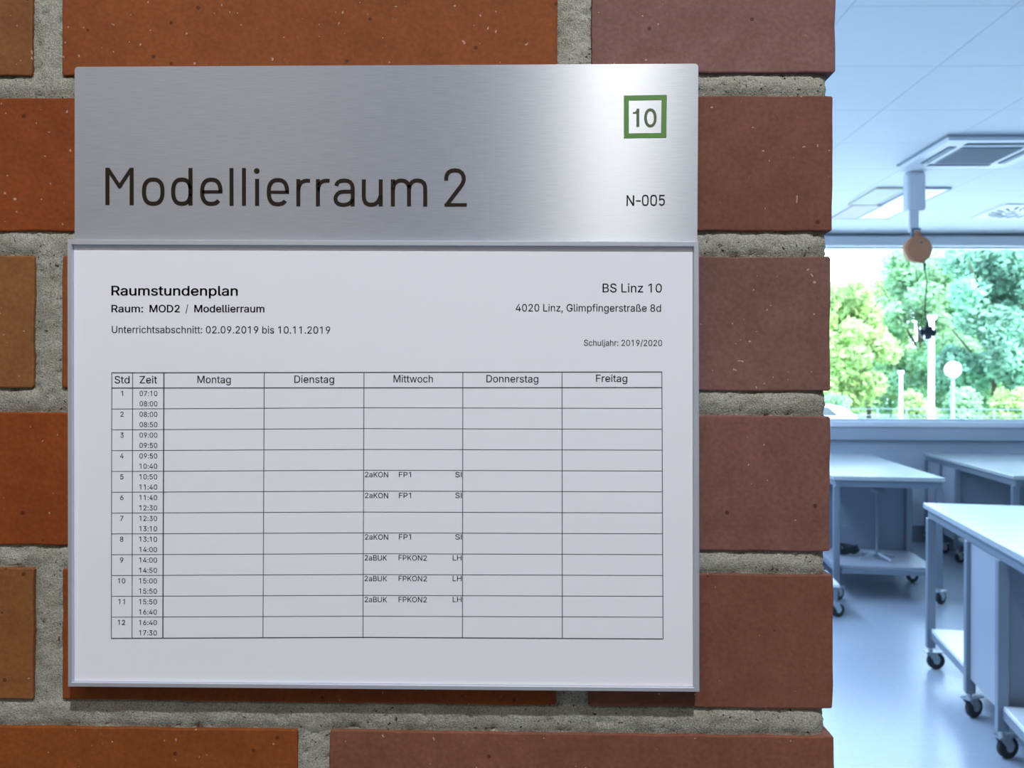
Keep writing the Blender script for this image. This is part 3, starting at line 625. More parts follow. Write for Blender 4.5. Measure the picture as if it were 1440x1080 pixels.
def _d(s): s.stroke(sup(641, 274, 68, 94, 0, 360)[:-1], 32, True); s.rect(692, 724, 90, 382)
headline_letter(_d, S1)
def e_(cx, dy, u=1.0, stop=-41):
    def g(s): s.stroke([(cx + 71 * u, 287 + dy)] + sup(cx, 274 + dy, 71 * u, 94 * u, 4, 360 + stop), 32 * u); s.rect(cx - 70 * u, cx + 86.5 * u, 262 + dy, 287 + dy)
    return g
headline_letter(e_(870, 1), S1)
headline_letter(lambda s: s.rect(1012, 1043, 90, 384), S1)
headline_letter(lambda s: s.rect(1109, 1140, 90, 384), S1)
def _i(s): s.rect(1211, 1243, 174, 385); s.poly(sup(1224, 113, 22, 22, 0, 360, 2, 24)[:-1])
headline_letter(_i, S1)
headline_letter(e_(1389, 4), S1)
def r_(dx):
    def g(s): s.rect(89 + dx, 119 + dx, 170, 374); s.stroke([(104 + dx, 262), (107 + dx, 232), (116 + dx, 208), (130 + dx, 192), (148 + dx, 184), (166 + dx, 181), (192 + dx, 183)], 29)
    return g
headline_letter(r_(0), S2); headline_letter(r_(147), S2)
def _a(s):
    s.stroke([(389, 221), (393, 206), (404, 192), (420, 184), (447, 180), (474, 183), (494, 194), (507, 212), (512, 236), (512, 374)], 29.5)
    s.stroke([(512, 264), (440, 264), (414, 269), (395, 284), (384, 304), (382, 320), (388, 340), (402, 355), (422, 362), (448, 363), (478, 357), (500, 342), (512, 318)], 29)
headline_letter(_a, S2)
def _u(s): s.stroke([(595, 172), (595, 300), (598, 325), (608, 346), (625, 358), (650, 363), (678, 358), (700, 342), (716, 312), (722, 290)], 30); s.rect(707, 737, 172, 374)
headline_letter(_u, S2)
def _m(s):
    s.rect(798, 828, 172, 374)
    s.stroke([(813, 250), (820, 215), (836, 193), (858, 182), (880, 180), (904, 185), (922, 199), (932, 220), (934, 250), (934, 374)], 30)
    s.stroke([(934, 250), (940, 215), (956, 193), (978, 182), (1000, 180), (1026, 185), (1045, 199), (1054, 222), (1056, 250), (1056, 375)], 30)
headline_letter(_m, S2)
def _2(s):
    s.stroke([(1213, 180), (1213, 158), (1218, 138), (1230, 120), (1249, 108), (1278, 104), (1308, 108), (1330, 123), (1343, 147), (1345, 172), (1340, 195), (1328, 217), (1222, 356)], 30)
    s.poly([(1200, 376), (1200, 352), (1232, 350), (1368, 350), (1368, 376)])
headline_letter(_2, S2)
s = Strokes(*S3, YL)
s.rect(228, 248, 157, 316); s.rect(323, 345, 157, 316); s.poly([(228, 157), (250, 157), (345, 316), (322, 316)]); s.rect(370, 443, 234, 251)
s.stroke(sup(513, 233, 41, 74, 0, 360, 3.0)[:-1], 19, True); s.stroke(sup(640, 233, 41, 74, 0, 360, 3.0)[:-1], 19, True)
s.stroke([(805, 160), (735, 160), (731, 228), (745, 216), (766, 212), (788, 220), (799, 238), (801, 262), (796, 286), (782, 301), (762, 306), (742, 300), (728, 284)], 19)
s.done('room_number', M_BROWN, sign)
s = Strokes(*S4, YL)
a_, b_ = [(104, 86), (467, 80), (463, 441), (104, 446)], [(146, 127), (422, 122), (418, 402), (146, 405)]
for i in range(4): s.poly([a_[i], a_[(i + 1) % 4], b_[(i + 1) % 4], b_[i]])
s.done('square_emblem', M_GREEN, sign)
s = Strokes(*S4, YL)
s.poly([(179, 227), (198, 224), (208, 214), (213, 197), (234, 197), (234, 350), (210, 350), (210, 238), (179, 238)])
s.stroke(sup(328, 274, 41, 68, 0, 360, 2.2)[:-1], 23, True)
s.done('emblem_number', M_OLIVE, sign)

# ------------------------------------------------------------------ timetable holder and sheet
YF = YW - .0090; YS = YF + .0019
fo = [(94, 336.5), (983.2, 339.5), (984, 973.5), (95, 966)]
fi = [(100.5, 344), (975.5, 346.5), (976, 967), (101.5, 959.5)]
FO = [on_y(a, b, YF) for a, b in fo]; FI = [on_y(a, b, YF) for a, b in fi]
ctr = (FO[0] + FO[2]) / 2
holder = empty('timetable_holder', (ctr.x, YW, ctr.z))
tag(holder, 'slim silver aluminium frame on the brick wall holding the printed timetable', 'frame')
def rail(i, parent):
    bm = bmesh.new(); j = (i + 1) % 4
    o0, o1, i1, i0 = (v - Vector((ctr.x, 0, ctr.z)) for v in (FO[i], FO[j], FI[j], FI[i]))
    cr = .00035; n_out = ((o0 - i0) + (o1 - i1)).normalized()
    prof = []
    for (p, q) in ((o0, o1), (o0.lerp(i0, .14), o1.lerp(i1, .14)), (i0.lerp(o0, .12), i1.lerp(o1, .12)), (i0, i1)):
        prof.append((p, q))
    ys = [YF + .0005 - YW, YF - YW, YF - YW, YF + .0004 - YW]
    A = [bm.verts.new((p.x, y, p.z)) for (p, q), y in zip(prof, ys)] + [bm.verts.new((i0.x, -.0008, i0.z)), bm.verts.new((o0.x, -.0008, o0.z))]
    B = [bm.verts.new((q.x, y, q.z)) for (p, q), y in zip(prof, ys)] + [bm.verts.new((i1.x, -.0008, i1.z)), bm.verts.new((o1.x, -.0008, o1.z))]
    for k in range(6): bm.faces.new((A[k], A[(k + 1) % 6], B[(k + 1) % 6], B[k]))
    bm.faces.new(A); bm.faces.new(B[::-1])
    finish(bm, 'frame_rail', M_ALU, parent)
for i in range(4): rail(i, holder)
bm = bmesh.new()
prism(bm, [(p.x - ctr.x, p.z - ctr.z) for p in FI], YS + .0006 - YW, -.0006)
# the plate is tucked behind the holder, so the backing starts in front of it
for v in bm.verts:
    if v.co.y > -.002: v.co.y = YP - .0004 - YW
finish(bm, 'backing_board', M_ALU, holder)
bm = bmesh.new()
prism(bm, [(p.x - ctr.x, p.z - ctr.z) for p in FI], YS - YW, YS + .0004 - YW)
for v in bm.verts: v.co.x *= .9995; v.co.z *= .9993
sheet = finish(bm, 'timetable_sheet', M_PAPER, None, (ctr.x, YW, ctr.z))
tag(sheet, 'white printed sheet headed Raumstundenplan in the silver frame', 'paper')
YT = YS - .00008
bpy.context.view_layer.update()
def pr(name, s, xl, xr, yb, cap, m=M_INK, bold=.028): return printed(name, s, xl, xr, yb, cap, YT, sheet, m, bold)
pr('heading_text', 'Raumstundenplan', 157, 334, 415.3, 13.3, M_INK, .16)
pr('heading_text', 'Raum:', 157, 201, 439, 10.2, M_INK, .12)
pr('heading_text', 'MOD2', 210.5, 252.5, 439, 10.2, M_INK, .12)
pr('heading_text', '/', 261, 264.5, 439, 10.2, M_INK, .05)
pr('heading_text', 'Modellierraum', 273.5, 371.5, 439, 10.2, M_INK, .12)
pr('heading_text', 'Unterrichtsabschnitt: 02.09.2019 bis 10.11.2019', 157.3, 464.3, 468.2, 9.9, M_INK)
pr('address_text', 'BS Linz 10', 847.5, 930.7, 411, 12.2, M_INK)
pr('address_text', '4020 Linz, Glimpfingerstraße 8d', 725.3, 929.5, 437.8, 10.2, M_INK)
pr('address_text', 'Schuljahr: 2019/2020', 821.3, 931, 486.2, 8.4, M_INK)
for t, a, b, y in (('Std', 161.2, 182, 539), ('Zeit', 196.5, 220.8, 538.9), ('Montag', 277.6, 324.5, 538.6), ('Dienstag', 414, 469.8, 538.3), ('Mittwoch', 553.4, 608.7, 537.6), ('Donnerstag', 684, 757, 537.5), ('Freitag', 838.2, 882, 537)):
    pr('column_heading', t, a, b, y, 10.2, M_INK)
T = ['07:10 08:00', '08:00 08:50', '09:00 09:50', '09:50 10:40', '10:50 11:40', '11:40 12:30', '12:30 13:10', '13:10 14:00', '14:00 14:50', '15:00 15:50', '15:50 16:40', '16:40 17:30']
for i, tt in enumerate(T):
    dx = -.07 * i
    for k, t in enumerate(tt.split()):
        pr('time_text', t, 196.3 + dx, 221.3 + dx, 556.7 + 29.28 * i + 14.45 * k, 7.0, M_INK_L, .028)
    n_ = str(i + 1); hw = 2.3 if len(n_) == 1 else 5.2
    if n_ == '1': hw = 1.4
    if n_ == '11': hw = 4.6
    pr('lesson_number', n_, 171.6 + dx - hw, 171.6 + dx + hw, 556.7 + 29.28 * i, 7.0, M_INK_L, .028)
for y, kind in ((671, 0), (700.3, 0), (758.6, 0), (788, 1), (817.1, 1), (846.6, 1)):
    L3 = (('2aKON', 513.3, 545.8), ('FP1', 561, 578), ('SI', 640.3, 649.2)) if kind == 0 else (('2aBUK', 512.8, 544.2), ('FPKON2', 560.5, 600.2), ('LH', 636.6, 649))
    for t, a, b in L3: pr('lesson_text', t, a, b, y, 7.4, M_INK)
s = Strokes(0, 0, 1.0, YT + .00002)
def ln(a, b, w): s.stroke([a, b], w)
ln((156.6, 524.3), (931, 523.1), 1.5); ln((156.6, 545.7), (931, 545.1), 1.5)
for i in range(1, 12):
    yl = 545.9 + 29.27 * i; yr = 545.0 + 29.33 * i + (.0 if i < 6 else .3)
    ym = (yl + yr) / 2 - 1.6
    s.stroke([(157, yl), (511, ym + .2), (931 + .14 * i, yr)], .95)
ln((156, 897.8), (511, 896.3), 1.5); ln((511, 896.3), (932.8, 898.6), 1.5)
for a, b, w in ((157.2, 156.5, 1.1), (186.5, 185.7, 1.1), (230.5, 229, 1.7), (371.6, 369.8, 1.1), (511.9, 510.4, 1.1), (650.9, 650.3, 1.1), (790.3, 790.8, 1.1), (930.8, 932.4, 1.1)):
    ln((a, 523.6), (b, 897.6), w)
s.done('table_grid', M_INK_L, sheet)
# the sheet corners lie flush; tiny nick on its right edge is print only

# ------------------------------------------------------------------ worktables
def caster(parent, x, y, ang, brake=True):
    bm = bmesh.new()
    tube(bm, (0, 0, .092), (0, 0, .115), .012)
    box(bm, -.03, .03, -.026, .026, .088, .094)
    for s_ in (-1, 1):
        pts = [(-.024, .09), (.026, .09), (.045, .055), (.035, .035), (.018, .038)]
        prism(bm, pts, s_ * .021 - .0015, s_ * .021 + .0015)
    c = finish(bm, 'caster', M_ZINC, parent, (x, y, 0)); c.rotation_euler = (0, 0, ang)
    bm = bmesh.new(); tube(bm, (.028, -.014, .045), (.028, .014, .045), .045, n=28)
    bmesh.ops.bevel(bm, geom=[e for e in bm.edges if len(e.link_faces) == 2 and any(len(f.verts) > 4 for f in e.link_faces)], offset=.005, segments=2, affect='EDGES')
    finish(bm, 'wheel', M_RUBBER, c, smooth=False)
    bm = bmesh.new(); tube(bm, (.028, -.0165, .045), (.028, .0165, .045), .017, n=16); finish(bm, 'hub', M_ZINC, c)
    if brake:
        bm = bmesh.new(); box(bm, .032, .078, -.016, .016, .086, .092, .001); finish(bm, 'brake_lever', M_ZINC, c)
def table(P, U, L_, W_, label, bays, shelves, seed=0, stations=(.045, .765, 1.215, 2.40), shelf_m=None):
    """corner P, U = length direction on the floor, width to its left"""
    ang = math.atan2(U[1], U[0])
    t = empty('worktable', (P[0], P[1], 0), ang)
    tag(t, label, 'table', 'wheeled worktables in the modelling room')
    shelf_m = shelf_m or M_SHELF; zt_ = TOPZ; rr = random.Random(seed)
    boxo('tabletop', 0, L_, 0, W_, zt_ - .028, zt_, M_TOP, t, .003, 2)
    bm = bmesh.new(); box(bm, .02, L_ - .02, .02, .05, zt_ - .075, zt_ - .0285); finish(bm, 'apron_rail', M_METAL, t)
    bm = bmesh.new(); box(bm, .02, L_ - .02, W_ - .05, W_ - .02, zt_ - .075, zt_ - .0285); finish(bm, 'apron_rail', M_METAL, t)
    bm = bmesh.new(); box(bm, .02, .05, .051, W_ - .051, zt_ - .075, zt_ - .0285); finish(bm, 'apron_rail', M_METAL, t)
    bm = bmesh.new(); box(bm, L_ - .05, L_ - .02, .051, W_ - .051, zt_ - .075, zt_ - .0285); finish(bm, 'apron_rail', M_METAL, t)
    for u in stations:
        for v in (.030, W_ - .030):
            boxo('leg', u - .021, u + .021, v - .021, v + .021, .115, zt_ - .0755, M_METAL, t, .002)
            caster(t, u, v, -ang + rr.uniform(-.1, .6) + 0)
    for (u0, u1, z) in shelves:
        boxo('shelf', u0 + .0225, u1 - .0225, .03, W_ - .03, z, z + .02, shelf_m, t, .002)
        bm = bmesh.new()
        box(bm, u0 + .023, u1 - .023, .025, .055, z - .03, z - .0005); box(bm, u0 + .023, u1 - .023, W_ - .055, W_ - .025, z - .03, z - .0005)
        box(bm, u0 - .015, u0 + .015, .068, W_ - .068, z - .03, z + .004)
        finish(bm, 'shelf_rail', M_METAL, t)
    for (u0, u1) in bays:
        z0, z1 = .185, zt_ - .078
        bm = bmesh.new()
        box(bm, u0 + .024, u1 - .024, .045, W_ - .045, z0, z0 + .018); box(bm, u0 + .024, u1 - .024, .045, W_ - .045, z1 - .018, z1)
        box(bm, u0 + .024, u0 + .042, .052, W_ - .052, z0 + .018, z1 - .018); box(bm, u1 - .042, u1 - .024, .052, W_ - .052, z0 + .018, z1 - .018)
        finish(bm, 'cabinet', M_METAL, t)
        for v0, v1 in ((.026, .044), (W_ - .044, W_ - .026)):
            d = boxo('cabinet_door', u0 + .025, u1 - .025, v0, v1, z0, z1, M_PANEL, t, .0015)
    return t
TOPZ = .88
def corner(px, py): p = on_z(px, py, TOPZ); return p
a0 = corner(1298, 707); a1 = corner(1440, 783)
tA = table(a0, (a1 - a0).normalized(), 2.45, .85, 'nearest wheeled worktable, its left end cut off by the picture edge at right', [(.765, 1.215)], [(.045, .765, .20), (1.215, 2.40, .20)], 1)
tA['label'] = 'nearest worktable with pale reflective top, white cabinet panel and three wheels in view'
b0 = corner(1330, 672.5); b1 = corner(1207, 634.5)
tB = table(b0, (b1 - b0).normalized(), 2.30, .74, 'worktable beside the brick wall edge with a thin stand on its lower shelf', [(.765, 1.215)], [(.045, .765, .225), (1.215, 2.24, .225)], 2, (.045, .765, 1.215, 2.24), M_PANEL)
c0 = corner(1298, 636); c1 = corner(1440, 673)
tC = table(c0, (c1 - c0).normalized(), 2.30, .85, 'worktable at the back under the window, behind the nearest one, two white cabinet panels', [(.045, .50), (.50, .95)], [(.95, 2.24, .20)], 3, (.045, .50, .95, 2.24))

# stand with star base on the lower shelf of the left table
pb = on_z(1233, 786, .245)
st_ = empty('display_stand', (pb.x, pb.y, .2455)); tag(st_, 'thin upright stand with pale star base under the left worktable', 'stand')
bm = bmesh.new(); tube(bm, (0, 0, .03), (.004, 0, .50), .009, n=10); finish(bm, 'pole', M_DARK, st_)
bm = bmesh.new(); tube(bm, (0, 0, .49), (0, 0, .515), .045, .05, n=20); finish(bm, 'head_disc', M_DARK, st_)
for k in range(4):
    a = R(20 + 90 * k); bm = bmesh.new()
    tube(bm, (.012 * math.cos(a), .012 * math.sin(a), .045), (.15 * math.cos(a), .15 * math.sin(a), .012), .011, .011, 8); finish(bm, 'base_arm', M_ZINC, st_)
bm = bmesh.new(); tube(bm, (0, 0, .02), (0, 0, .06), .022, n=14); finish(bm, 'hub', M_DARK, st_)

bm = bmesh.new(); prev = None
for k in range(0, 91):
    a = k * .42; rad = .045 + .015 * math.sin(k * .9) + .0003 * k; p = Vector((math.cos(a) * rad * 1.3, math.sin(a) * rad, .008 + .0007 * k + .004 * math.sin(k * 1.7)))
    if prev is not None: tube(bm, prev, p, .006, n=6)
    prev = p
pc_ = on_z(1190, 779, .25); o = finish(bm, 'coiled_cable', M_BLACKP, None, (pc_.x, pc_.y, .2455)); tag(o, 'dark coiled cable lying on the lower shelf beside the thin stand', 'cable')
# low wheeled dolly whose corner peeps past the wall
pd = on_z(1181, 822, .22)
dl = empty('platform_dolly', (pd.x, pd.y, 0), tB.rotation_euler.z); tag(dl, 'low white platform on wheels just past the brick wall edge', 'dolly')
boxo('platform', 0, .45, 0, .55, .20, .22, M_SHELF, dl, .002)
bm = bmesh.new(); box(bm, .01, .44, .01, .04, .16, .1995); box(bm, .01, .44, .51, .54, .16, .1995); box(bm, .01, .04, .041, .509, .16, .1995); box(bm, .41, .44, .041, .509, .16, .1995)
box(bm, .01, .05, .01, .05, .115, .16); box(bm, .40, .44, .01, .05, .115, .16); box(bm, .01, .05, .50, .54, .115, .16); box(bm, .40, .44, .50, .54, .115, .16)
finish(bm, 'frame', M_METAL, dl)
for u in (.03, .42):
    for v in (.03, .52): caster(dl, u, v, R(15) - tB.rotation_euler.z, False)

# ------------------------------------------------------------------ ceiling things
def slotted(name, x0, x1, y0, y1, z, parent, m=M_SLOT): return boxo(name, x0, x1, y0, y1, z, z + .003, m, parent)
ac0 = on_z(1264, 237.5, ZC - .03); S_ = .70
acx, acy = ac0.x, ac0.y - S_
ac = empty('ceiling_air_conditioner', (acx, acy, ZC)); tag(ac, 'white square air conditioning cassette with grey grille in the ceiling', 'air conditioner')
bm = bmesh.new()
# dished panel rim
vo = [bm.verts.new(p) for p in ((0, 0, -.004), (S_, 0, -.004), (S_, S_, -.004), (0, S_, -.004))]
vm = [bm.verts.new(p) for p in ((.012, .012, -.03), (S_ - .012, .012, -.03), (S_ - .012, S_ - .012, -.03), (.012, S_ - .012, -.03))]
vt = [bm.verts.new(p) for p in ((0, 0, -.0005), (S_, 0, -.0005), (S_, S_, -.0005), (0, S_, -.0005))]
for i in range(4):
    j = (i + 1) % 4; bm.faces.new((vo[i], vo[j], vm[j], vm[i])); bm.faces.new((vt[i], vt[j], vo[j], vo[i]))
bm.faces.new(vm); bm.faces.new(vt)
finish(bm, 'panel', M_WHITE, ac)
boxo('edge_shade_border', -.010, S_ + .010, -.010, S_ + .010, -.012, -.0005, M_GRILLE, ac)  # grey border widened to stand in for shade on the panel edge
g0, g1 = .165, S_ - .165
boxo('intake_grille', g0, g1, g0, g1, -.036, -.0305, M_GRILLE, ac, .002)
for i in range(14):
    y = g0 + .015 + i * (g1 - g0 - .03) / 13
    boxo('grille_slat', g0 + .01, g1 - .01, y - .004, y + .004, -.039, -.0362, M_GRILLE, ac)
for (x0, x1, y0, y1) in ((.15, S_ - .15, .075, .125), (.15, S_ - .15, S_ - .125, S_ - .075), (.075, .125, .15, S_ - .15), (S_ - .125, S_ - .075, .15, S_ - .15)):
    f = boxo('air_slot', x0, x1, y0, y1, -.0325, -.0302, M_SLOT, ac)
    if x1 - x0 > y1 - y0: boxo('louvre', x0 + .01, x1 - .01, y0 + .008, y1 - .016, -.037, -.0328, M_GRILLE, f)
    else: boxo('louvre', x0 + .008, x1 - .016, y0 + .01, y1 - .01, -.037, -.0328, M_GRILLE, f)

def ceil_quad(name, pts, m, label, cat, th=.012):
    P = [on_z(a, b, ZC - th) for a, b in pts]; c = sum(P, Vector()) / len(P)
    x0 = (P[0].x + P[3].x) / 2; x1 = (P[1].x + P[2].x) / 2; y0 = (P[2].y + P[3].y) / 2; y1 = (P[0].y + P[1].y) / 2
    ylo, yhi = min(y0, y1), max(y0, y1)
    e = empty(name, ((x0 + x1) / 2, (ylo + yhi) / 2, ZC)); tag(e, label, cat)
    hw, hd = abs(x1 - x0) / 2, (yhi - ylo) / 2
    boxo('diffuser', -hw + .012, hw - .012, -hd + .012, hd - .012, -th, -.001, m, e, .001)
    bm = bmesh.new()
    for q in ((-hw, hw, -hd, -hd + .0115), (-hw, hw, hd - .0115, hd), (-hw, -hw + .0115, -hd + .0116, hd - .0116), (hw - .0115, hw, -hd + .0116, hd - .0116)): box(bm, q[0], q[1], q[2], q[3], -th - .003, -.001)
    finish(bm, 'panel_frame', M_FRAMEG if m is M_SHELF else m, e)
    return e
e = ceil_quad('ceiling_light', [(1271, 265.6), (1331, 265.6), (1254.7, 308), (1214, 308)], M_SHELF, 'long white flush ceiling light panel between the orange reel and the window', 'ceiling light')
ceil_quad('ceiling_patch', [(1226, 265.6), (1269, 265.6), (1237, 288.4), (1198, 288.4)], M_YELLOW, 'pale yellow flat patch on the ceiling left of the reel', 'panel')  # flat coloured patches set on the ceiling
ceil_quad('ceiling_patch', [(1196, 289.2), (1237, 289.2), (1211, 308), (1172, 308)], M_PINK, 'pale pink flat patch on the ceiling beyond the yellow one', 'panel')
# square swirl diffuser near the window
q0 = on_z(1362, 307, ZC); sw = empty('swirl_diffuser', (q0.x, q0.y - .62, ZC)); tag(sw, 'square white ceiling air outlet with a swirl of dark slots near the window', 'vent')
boxo('plate', 0, .6, 0, .6, -.008, -.0005, M_WHITE, sw, .001)
for ring, (ra, rb, n) in enumerate(((.06, .14, 10), (.16, .265, 20))):
    for k in range(n):
        a = 2 * math.pi * k / n; bm = bmesh.new()
        t0 = a + .25; pts = [(.3 + ra * math.cos(a), .3 + ra * math.sin(a)), (.3 + ra * math.cos(a + .12), .3 + ra * math.sin(a + .12)), (.3 + rb * math.cos(t0 + .1), .3 + rb * math.sin(t0 + .1)), (.3 + rb * math.cos(t0), .3 + rb * math.sin(t0))]
        v0 = [bm.verts.new((x, y, -.0105)) for x, y in pts]; v1 = [bm.verts.new((x, y, -.0082)) for x, y in pts]
        bm.faces.new(v0); bm.faces.new(v1[::-1])
        for i in range(4): bm.faces.new((v0[i], v0[(i + 1) % 4], v1[(i + 1) % 4], v1[i]))
        finish(bm, 'swirl_slot', M_SLOT, sw)

# cable reel hanging from the ceiling
YR = on_z(1283, 243, ZC).y
def pr_(px, py): return on_y(px, py, YR)
cR = pr_(1290, 351); rr_ = (pr_(1309, 351).x - pr_(1271, 351).x) / 2
reel = empty('cable_reel', (cR.x, cR.y, cR.z)); tag(reel, 'round orange cable reel hanging from the ceiling by a pale bracket', 'cable reel')
zc_ = ZC - cR.z
xm = pr_(1285, 300).x - cR.x
boxo('ceiling_box', xm - .06, xm + .066, -.05, .05, zc_ - .27, zc_ - .001, M_WHITE, reel, .02, 3)
boxo('bracket', xm - .032, xm + .032, -.012, .012, rr_ + .025, zc_ - .265, M_WHITE, reel, .004)
bm = bmesh.new(); box(bm, -.045, -.030, -.014, .014, rr_ - .005, rr_ + .055); box(bm, -.030, .018, -.014, .014, rr_ + .042, rr_ + .055); finish(bm, 'hook', M_DARK, reel)
bm = bmesh.new()
tube(bm, (0, -.035, 0), (0, .035, 0), rr_, n=40)
bmesh.ops.bevel(bm, geom=[e for e in bm.edges if any(len(f.verts) > 4 for f in e.link_faces)], offset=.012, segments=3, affect='EDGES')
box(bm, -.022, .016, -.02, .02, rr_ - .012, rr_ + .035, .004)
box(bm, .012, .052, -.02, .02, -rr_ - .002, -rr_ + .05, .006)
finish(bm, 'reel_housing', M_ORANGE, reel)
bm = bmesh.new(); tube(bm, (.012, -.0375, .045), (.012, -.034, .045), .009, n=12); finish(bm, 'screw', M_DARK, reel)
bm = bmesh.new(); tube(bm, (.050, 0, -rr_ - .002), (.050, 0, -rr_ - .045), .010, .007, 10); finish(bm, 'cable_guide', M_BLACKP, reel)
pk_ = pr_(1304, 452) - cR; zs = pk_.z
bm = bmesh.new(); prev = Vector((.050, 0, -rr_ - .04))
for k in range(1, 9):
    t = k / 8; p = Vector((.050 + (pk_.x - .050) * t + .010 * math.sin(t * 6.3), 0, -rr_ - .04 + (zs + rr_ + .04) * t)); tube(bm, prev, p, .0045, n=8); prev = p
finish(bm, 'cable', M_BLACKP, reel)
pk = empty('socket_block', (cR.x + pk_.x, cR.y, cR.z + zs - .066)); tag(pk, 'black three way socket block hanging on the reel cable', 'socket')
bm = bmesh.new(); box(bm, -.028, .028, -.028, .028, -.028, .030, .008, 2); tube(bm, (0, 0, .028), (0, 0, .062), .013, .008, 12); finish(bm, 'body', M_BLACKP, pk)
for k, a in enumerate((R(200), R(-20), R(270))):
    bm = bmesh.new(); d = Vector((math.cos(a), 0, math.sin(a))) if k < 2 else Vector((0, -.35, -1)).normalized()
    tube(bm, d * .024, d * .056, .021, .024, 14); finish(bm, 'socket', M_BLACKP, pk)

# ------------------------------------------------------------------ outdoors
GZ = -.6
boxo('ground', -60, 90, YB + .31, 120, GZ - .3, GZ, M_GROUND)['kind'] = 'structure'
boxo('bounce_ground', -60, 90, YB + .32, 37, GZ, GZ + .02, M_BOUNCE)['kind'] = 'structure'  # pale strip below the sill, added to bounce daylight onto the ceiling
def lamp_post(px, pytop, y, kind, label):
    p = on_y(px, pytop, y); e = empty('street_lamp' if kind != 'globe' else 'globe_lamp', (p.x, y, GZ)); tag(e, label, 'lamp')
    h = p.z - GZ; m = M_WHITE
    if kind == 'globe':
        r = .24; bm = bmesh.new(); bmesh.ops.create_uvsphere(bm, u_segments=24, v_segments=16, radius=r, matrix=Matrix.Translation((0, 0, h))); finish(bm, 'globe', M_CAR, e, smooth=True)
        bm = bmesh.new(); tube(bm, (0, 0, 0), (0, 0, h - r + .02), .07, .055, 12); finish(bm, 'pole', M_METAL, e)
        bm = bmesh.new(); tube(bm, (0, 0, h - r - .03), (0, 0, h - r + .06), .10, .10, 14); finish(bm, 'collar', M_METAL, e)
    else:
        w = .072 if kind == 'flat' else .05
        bm = bmesh.new(); tube(bm, (0, 0, 0), (0, 0, h - .05), w * 1.3, w, 14); finish(bm, 'pole', m, e)
        bm = bmesh.new(); tube(bm, (0, 0, h - .05), (0, 0, h + .06), w * 1.6, w * 2.0, 18); finish(bm, 'lamp_head', M_WHITE, e)
        bm = bmesh.new(); tube(bm, (0, 0, .02), (0, 0, .14), w * 2.2, w * 1.9, 14); finish(bm, 'foot', M_WHITE, e)
    return e
lamp_post(1310, 447, 25.0, 'flat', 'tall white lamp post outside with a flat head, behind the hanging cable')
lamp_post(1340, 519.5, 27.0, 'globe', 'lamp post outside with a white globe on a grey pole')
lamp_post(1267, 524, 30.0, 'thin', 'thin pale lamp post outside, left of the tall white one')
fn = empty('mesh_fence', (0, 37.2, GZ)); tag(fn, 'low grey wire fence in front of the trees outside', 'fence')
for k in range(24):
    x = 6 + k * 1.2; bm = bmesh.new(); tube(bm, (x, 0, 0), (x, 0, 1.25), .03, n=6); finish(bm, 'post', M_METAL, fn)
for z in (.35, .65, .95, 1.22):
    bm = bmesh.new(); tube(bm, (6, 0, z), (33.6, 0, z), .014, n=6); finish(bm, 'rail', M_METAL, fn)
# white parked car
pc = on_y(1206, 570, 33.0)
carx = pc.x
car = empty('car', (carx - 2.2, 33.0, GZ + .02)); tag(car, 'white parked car outside at the left end of the window', 'car')
prof = [(-2.1, .35), (-2.15, .75), (-2.0, .95), (-1.3, 1.02), (-.6, 1.45), (.9, 1.47), (1.45, 1.36), (1.9, 1.05), (2.12, .7), (2.12, .33)]
bm = bmesh.new(); rings = []
for y, k in ((-.86, .93), (-.80, 1), (.80, 1), (.86, .93)):
    rings.append([bm.verts.new((x * (1 if k == 1 else .98), y * (1 if z < 1.05 else .84), .33 + (z - .33) * k)) for x, z in prof])
for a, b in zip(rings, rings[1:]):
    for i in range(len(prof)): j = (i + 1) % len(prof); bm.faces.new((a[i], a[j], b[j], b[i]))
bm.faces.new(rings[0]); bm.faces.new(rings[-1][::-1]); finish(bm, 'body', M_CAR, car)
for y0, y1 in ((-.80, -.765), (.765, .80)):
    for pts in ([(-1.15, 1.06), (-.55, 1.38), (.15, 1.40), (.15, 1.06)], [(.22, 1.06), (.22, 1.40), (.85, 1.38), (1.25, 1.06)]):
        bm = bmesh.new(); prism(bm, pts, y0, y1); finish(bm, 'side_window', M_CARGLASS, car)
for x in (-1.35, 1.35):
    for y in (-.80, .62):
        bm = bmesh.new(); tube(bm, (x, y, .32), (x, y + .18, .32), .32, n=24); finish(bm, 'wheel', M_RUBBER, car)

